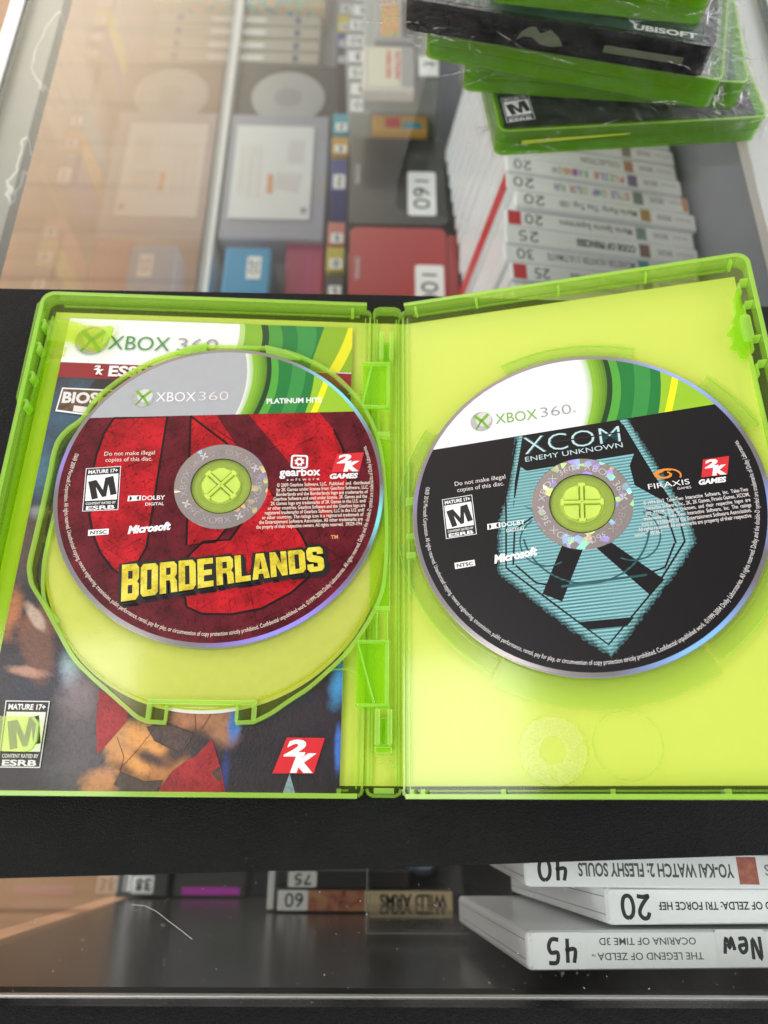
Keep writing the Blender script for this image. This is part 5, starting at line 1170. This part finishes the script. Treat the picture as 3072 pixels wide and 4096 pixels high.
# ================================================================== WRAPPED PILE ON THE GLASS
def filmbox(t, Mx, Wd, Ln, H, seed, flap=None):
    rnd = random.Random(seed); bm = bmesh.new()
    b = MB(); nx, ny, nz = 30, 12, 6
    def grid(P0, U, V, n, mm):
        P0, U, V = map(Vector, (P0, U, V)); vs = [tuple(P0 + U * i / n + V * j / mm) for j in range(mm + 1) for i in range(n + 1)]
        b.add(vs, [(j * (n + 1) + i, j * (n + 1) + i + 1, (j + 1) * (n + 1) + i + 1, (j + 1) * (n + 1) + i) for j in range(mm) for i in range(n)], M['film'])
    e = 1.3
    grid((-e, -e, 0.05), (Wd + 2 * e, 0, 0), (0, 0, H + .6), nx, nz)
    grid((-e, -e, H + .7), (Wd + 2 * e, 0, 0), (0, Ln + 2 * e, 0), nx, nx)
    grid((-e, Ln + e, 0.05), (0, -Ln - 2 * e, 0), (0, 0, H + .6), nx, nz); grid((Wd + e, -e, 0.05), (0, Ln + 2 * e, 0), (0, 0, H + .6), nx, nz)
    from mathutils import noise as mn
    for i, v in enumerate(b.v):
        d = mn.noise_vector(Vector(v) * .09 + Vector((seed * 7, 0, 0))) * 1.2 + mn.noise_vector(Vector(v) * .03 + Vector((seed * 3, 5, 0))) * 1.2
        if abs(v.z - (H + .7)) < .2: d.z = abs(d.z) * .45; d.x *= .3; d.y *= .3
        else: d.z *= .2
        if v.y < 0 : d.y = -abs(d.y)
        v += d
        if v.z < .05: v.z = .05
    if flap:
        for (x, y, z, ax, ay, ln) in flap:
            P = [(x, y, z)]; vs = []; n = 7
            for k in range(n + 1):
                a = -1.1 + 2.2 * k / n; rr = ln * (0.7 + .3 * rnd.random())
                vs.append((x + (ax * math.cos(a * .55) - ay * math.sin(a * .55)) * rr, y + (ay * math.cos(a * .55) + ax * math.sin(a * .55)) * rr, z + rnd.uniform(-3.5, 2.5)))
            b.add([(x, y, z)] + vs, [(0, k + 1, k + 2) for k in range(n)], M['film'])
    def crease(P0, dr, ln, wd):
        # a pale ribbon along a crease, painting the glint of folded film
        P = [Vector(P0)]; d = Vector(dr).normalized()
        for k in range(8): P.append(P[-1] + (d + Vector((rnd.uniform(-.35, .35), rnd.uniform(-.1, .1), rnd.uniform(-.3, .3)))).normalized() * ln / 8)
        for k in range(8):
            w0, w1 = wd * math.sin(math.pi * (k + .15) / 8.3), wd * math.sin(math.pi * (k + 1.15) / 8.3); up = Vector((0, 0, 1)) if abs(d.z) < .7 else Vector((1, 0, 0))
            b.add([P[k] - up * w0 / 2, P[k + 1] - up * w1 / 2, P[k + 1] + up * w1 / 2, P[k] + up * w0 / 2], [(0, 1, 2, 3)], M['fold_glint'])
    for k in range(7):
        x = rnd.choice((rnd.uniform(-1, 22), rnd.uniform(Wd - 24, Wd + 1), rnd.uniform(0, Wd))); zz = rnd.uniform(1, H)
        crease((x, -3.0, zz), (rnd.choice((-1, 1)), 0, rnd.uniform(-.5, .5)), rnd.uniform(6, 30), rnd.uniform(.25, .9))
    for k in range(9): crease((Wd + 2.6, rnd.uniform(-1, 60), rnd.uniform(2, H)), (0, 1, rnd.uniform(-.4, .4)), rnd.uniform(6, 26), rnd.uniform(.25, .8))
    for k in range(9): crease((-2.6, rnd.uniform(-1, 60), rnd.uniform(2, H)), (0, 1, rnd.uniform(-.4, .4)), rnd.uniform(6, 26), rnd.uniform(.25, .8))
    for k in range(7): crease((Wd + 2 + rnd.uniform(-4, 1.5), rnd.uniform(-3, 1), rnd.uniform(1, H * .5)), (rnd.uniform(-.3, .3), rnd.uniform(-.2, .6), 1), rnd.uniform(6, 12), rnd.uniform(.3, .9))
    if flap:
        for (x, y, z, ax, ay, ln) in flap:
            for k in range(5): crease((x, y, z + rnd.uniform(-3, 3)), (ax + rnd.uniform(-.4, .4), ay + rnd.uniform(-.6, .6), rnd.uniform(-.3, .3)), ln * rnd.uniform(.6, 1), rnd.uniform(.3, .8))
    o = b.build('plastic_sleeve', t, Mx); return o
def piled(label, x, y, z, rotz, body, cov, seed, draw=None, Wd=133, Ln=189, H=14, flap=None, wrap=True, edge='pile_green', tilt=0):
    Mx = Matrix.Translation((x, y, z)) @ Matrix.Rotation(R(rotz), 4, 'Z') @ Matrix.Rotation(R(tilt), 4, 'Y')
    c = Mx @ Vector((Wd / 2, Ln / 2, 0))
    t = thing('wrapped_game_case', label, 'game case', tuple(c), 'plastic-wrapped game cases piled on the glass')
    b = MB(); o = rrect(0, Wd, 0, Ln, 4.5, 8); inn = rrect(1.2, Wd - 1.2, 1.2, Ln - 1.2, 3.6, 8)
    b.prism(o, .3, H * .47, body, [inn]); b.prism(o, H * .53, H - .3, body, [inn]); b.prism(rrect(.6, Wd - .6, .6, Ln - .6, 4, 8), H * .475, H * .525, body, [inn])
    b.build('case_rim', t, Mx, bevel=.5)
    b = MB(); b.wall(rrect(.5, Wd - .5, .5, Ln - .5, 4.1, 8), .9, H - .28, H + .1, M['green_edge'] if body is M['pile_green'] else body, True); b.build('rim_bead', t, Mx)  # paler bead on green cases paints the light line along the top
    b = MB(); b.prism(inn, H - 1.2, H - .35, body); b.prism(inn, .4, 1.2, body); b.build('case_panel', t, Mx)
    b = MB(); b.box(6, Wd - 6, 3.5, Ln - 4, 3.0, H - 3.4, M['dark']); b.build('inner_tray', t, Mx)
    b = MB(); b.box(3, Wd - 6, 2.6, Ln - 3, H - .28, H - .05, cov); b.build('cover_sheet', t, Mx)
    if draw:
        b = MB(); draw(b, H + .02); b.build('cover_print', t, Mx)
    if wrap: filmbox(t, Mx, Wd, Ln, H, seed, flap)
    return t
M['yelstrip'] = pm('yellow_booklet', (.50, .60, .03), .5)
def cvr(name, a, c_, e_): return cover(name, [a, c_, e_], .012)
def insideyel(x0, x1, z0, z1):
    def f_(b, z): b.box(x0, x1, .1, .5, z0, z1, M['yelstrip'])
    return f_
def drA(b, z):
    esrb(b, (4.6, 5.8), (18.6, 7.2), (18.2, 24), (4.4, 22.4), z)
    b.add([(12, -.12, 6.4), (64, -.12, 8.6), (66, -.12, 9.4), (12, -.12, 8.6)], [(0, 1, 2, 3)], M['yelstrip'])
piled('bottom wrapped green case of the pile, black cover with an M rating showing', 58.1, 301.2, GT + .1, 6.3, M['pile_green'], cvr('cover_charcoal', (.010, .010, .011), (.03, .03, .03), (.05, .05, .05)), 1, drA, flap=[(-1, 12, 7, -1, -.2, 9), (-1, 40, 7, -1, .1, 11), (133, 8, 5, 1, -.4, 6)])
piled('dark green case second from the bottom of the pile, turned slightly right', 41.0, 326.2, GT + 15.4, -3.4, M['pile_green'], cvr('cover_green', (.01, .06, .015), (.015, .10, .02), (.03, .15, .03)), 2, None, wrap=True, flap=[(-1, 20, 5, -1, 0, 12)])
piled('bright green wrapped case in the middle of the pile, under the smoke-grey case', 21.4, 328.2, GT + 30.2, -12.6, M['pile_green'], cvr('cover_white', (.4, .38, .42), (.6, .6, .6), (.3, .3, .35)), 3, None, flap=[(133, 3, 3, .8, -.6, 7), (0, 8, 9, -1, .2, 12)])
def drD(b, z):
    b.text('UBISOFT', 98, 3.6, 3.2, z + .03, M['lilac_ink'], w=27, bold=.4)
    b.poly([(94, 2.6), (127, 2.6), (127, 14), (94, 14)], z + .01, M['dgc'])
M['dgc'] = pm('deep_green_cover', (.012, .05, .03), .3)
def drD2(b, z):
    drD(b, z)
    o = [(50, 4.0), (52, 8), (55, 10.5), (57.5, 10.8), (60, 8.2), (64, 10.6), (68, 8), (70.5, 4.4), (66, 3.2), (60.5, 3.6), (57, 6.2), (53, 6)]
    # emblem printed on the near edge of the case
    b.add([(x, -.15, y) for x, y in o], [tuple(range(len(o)))], M['olive'])
    b.add([(88, -.15, 4.6), (122, -.15, 4.6), (122, -.15, 7.8), (88, -.15, 7.8)], [(0, 1, 2, 3)], M['olive'])
M['olive'] = pm('olive_strip', (.085, .10, .06), .4)
piled('smoke-grey wrapped case near the top of the pile, the only one not green', 11.2, 325.6, GT + 45.0, -11.3, M['pile_dark'], cvr('cover_deepgreen', (.008, .03, .02), (.012, .05, .03), (.03, .05, .04)), 4, drD2, flap=[(-1, 5, 8, -1, .2, 13), (133, 4, 2, 1, -.9, 5), (30, -1, 2, .3, -.5, 4)])
piled('topmost wrapped green case of the pile at the upper edge of the photo', 47.5, 322.5, GT + 59.8, -7.2, M['pile_green'], cvr('cover_green2', (.02, .12, .02), (.03, .2, .03), (.1, .3, .05)), 5, None, Wd=90, flap=[(60, -1, 3, .3, -.7, 8)])
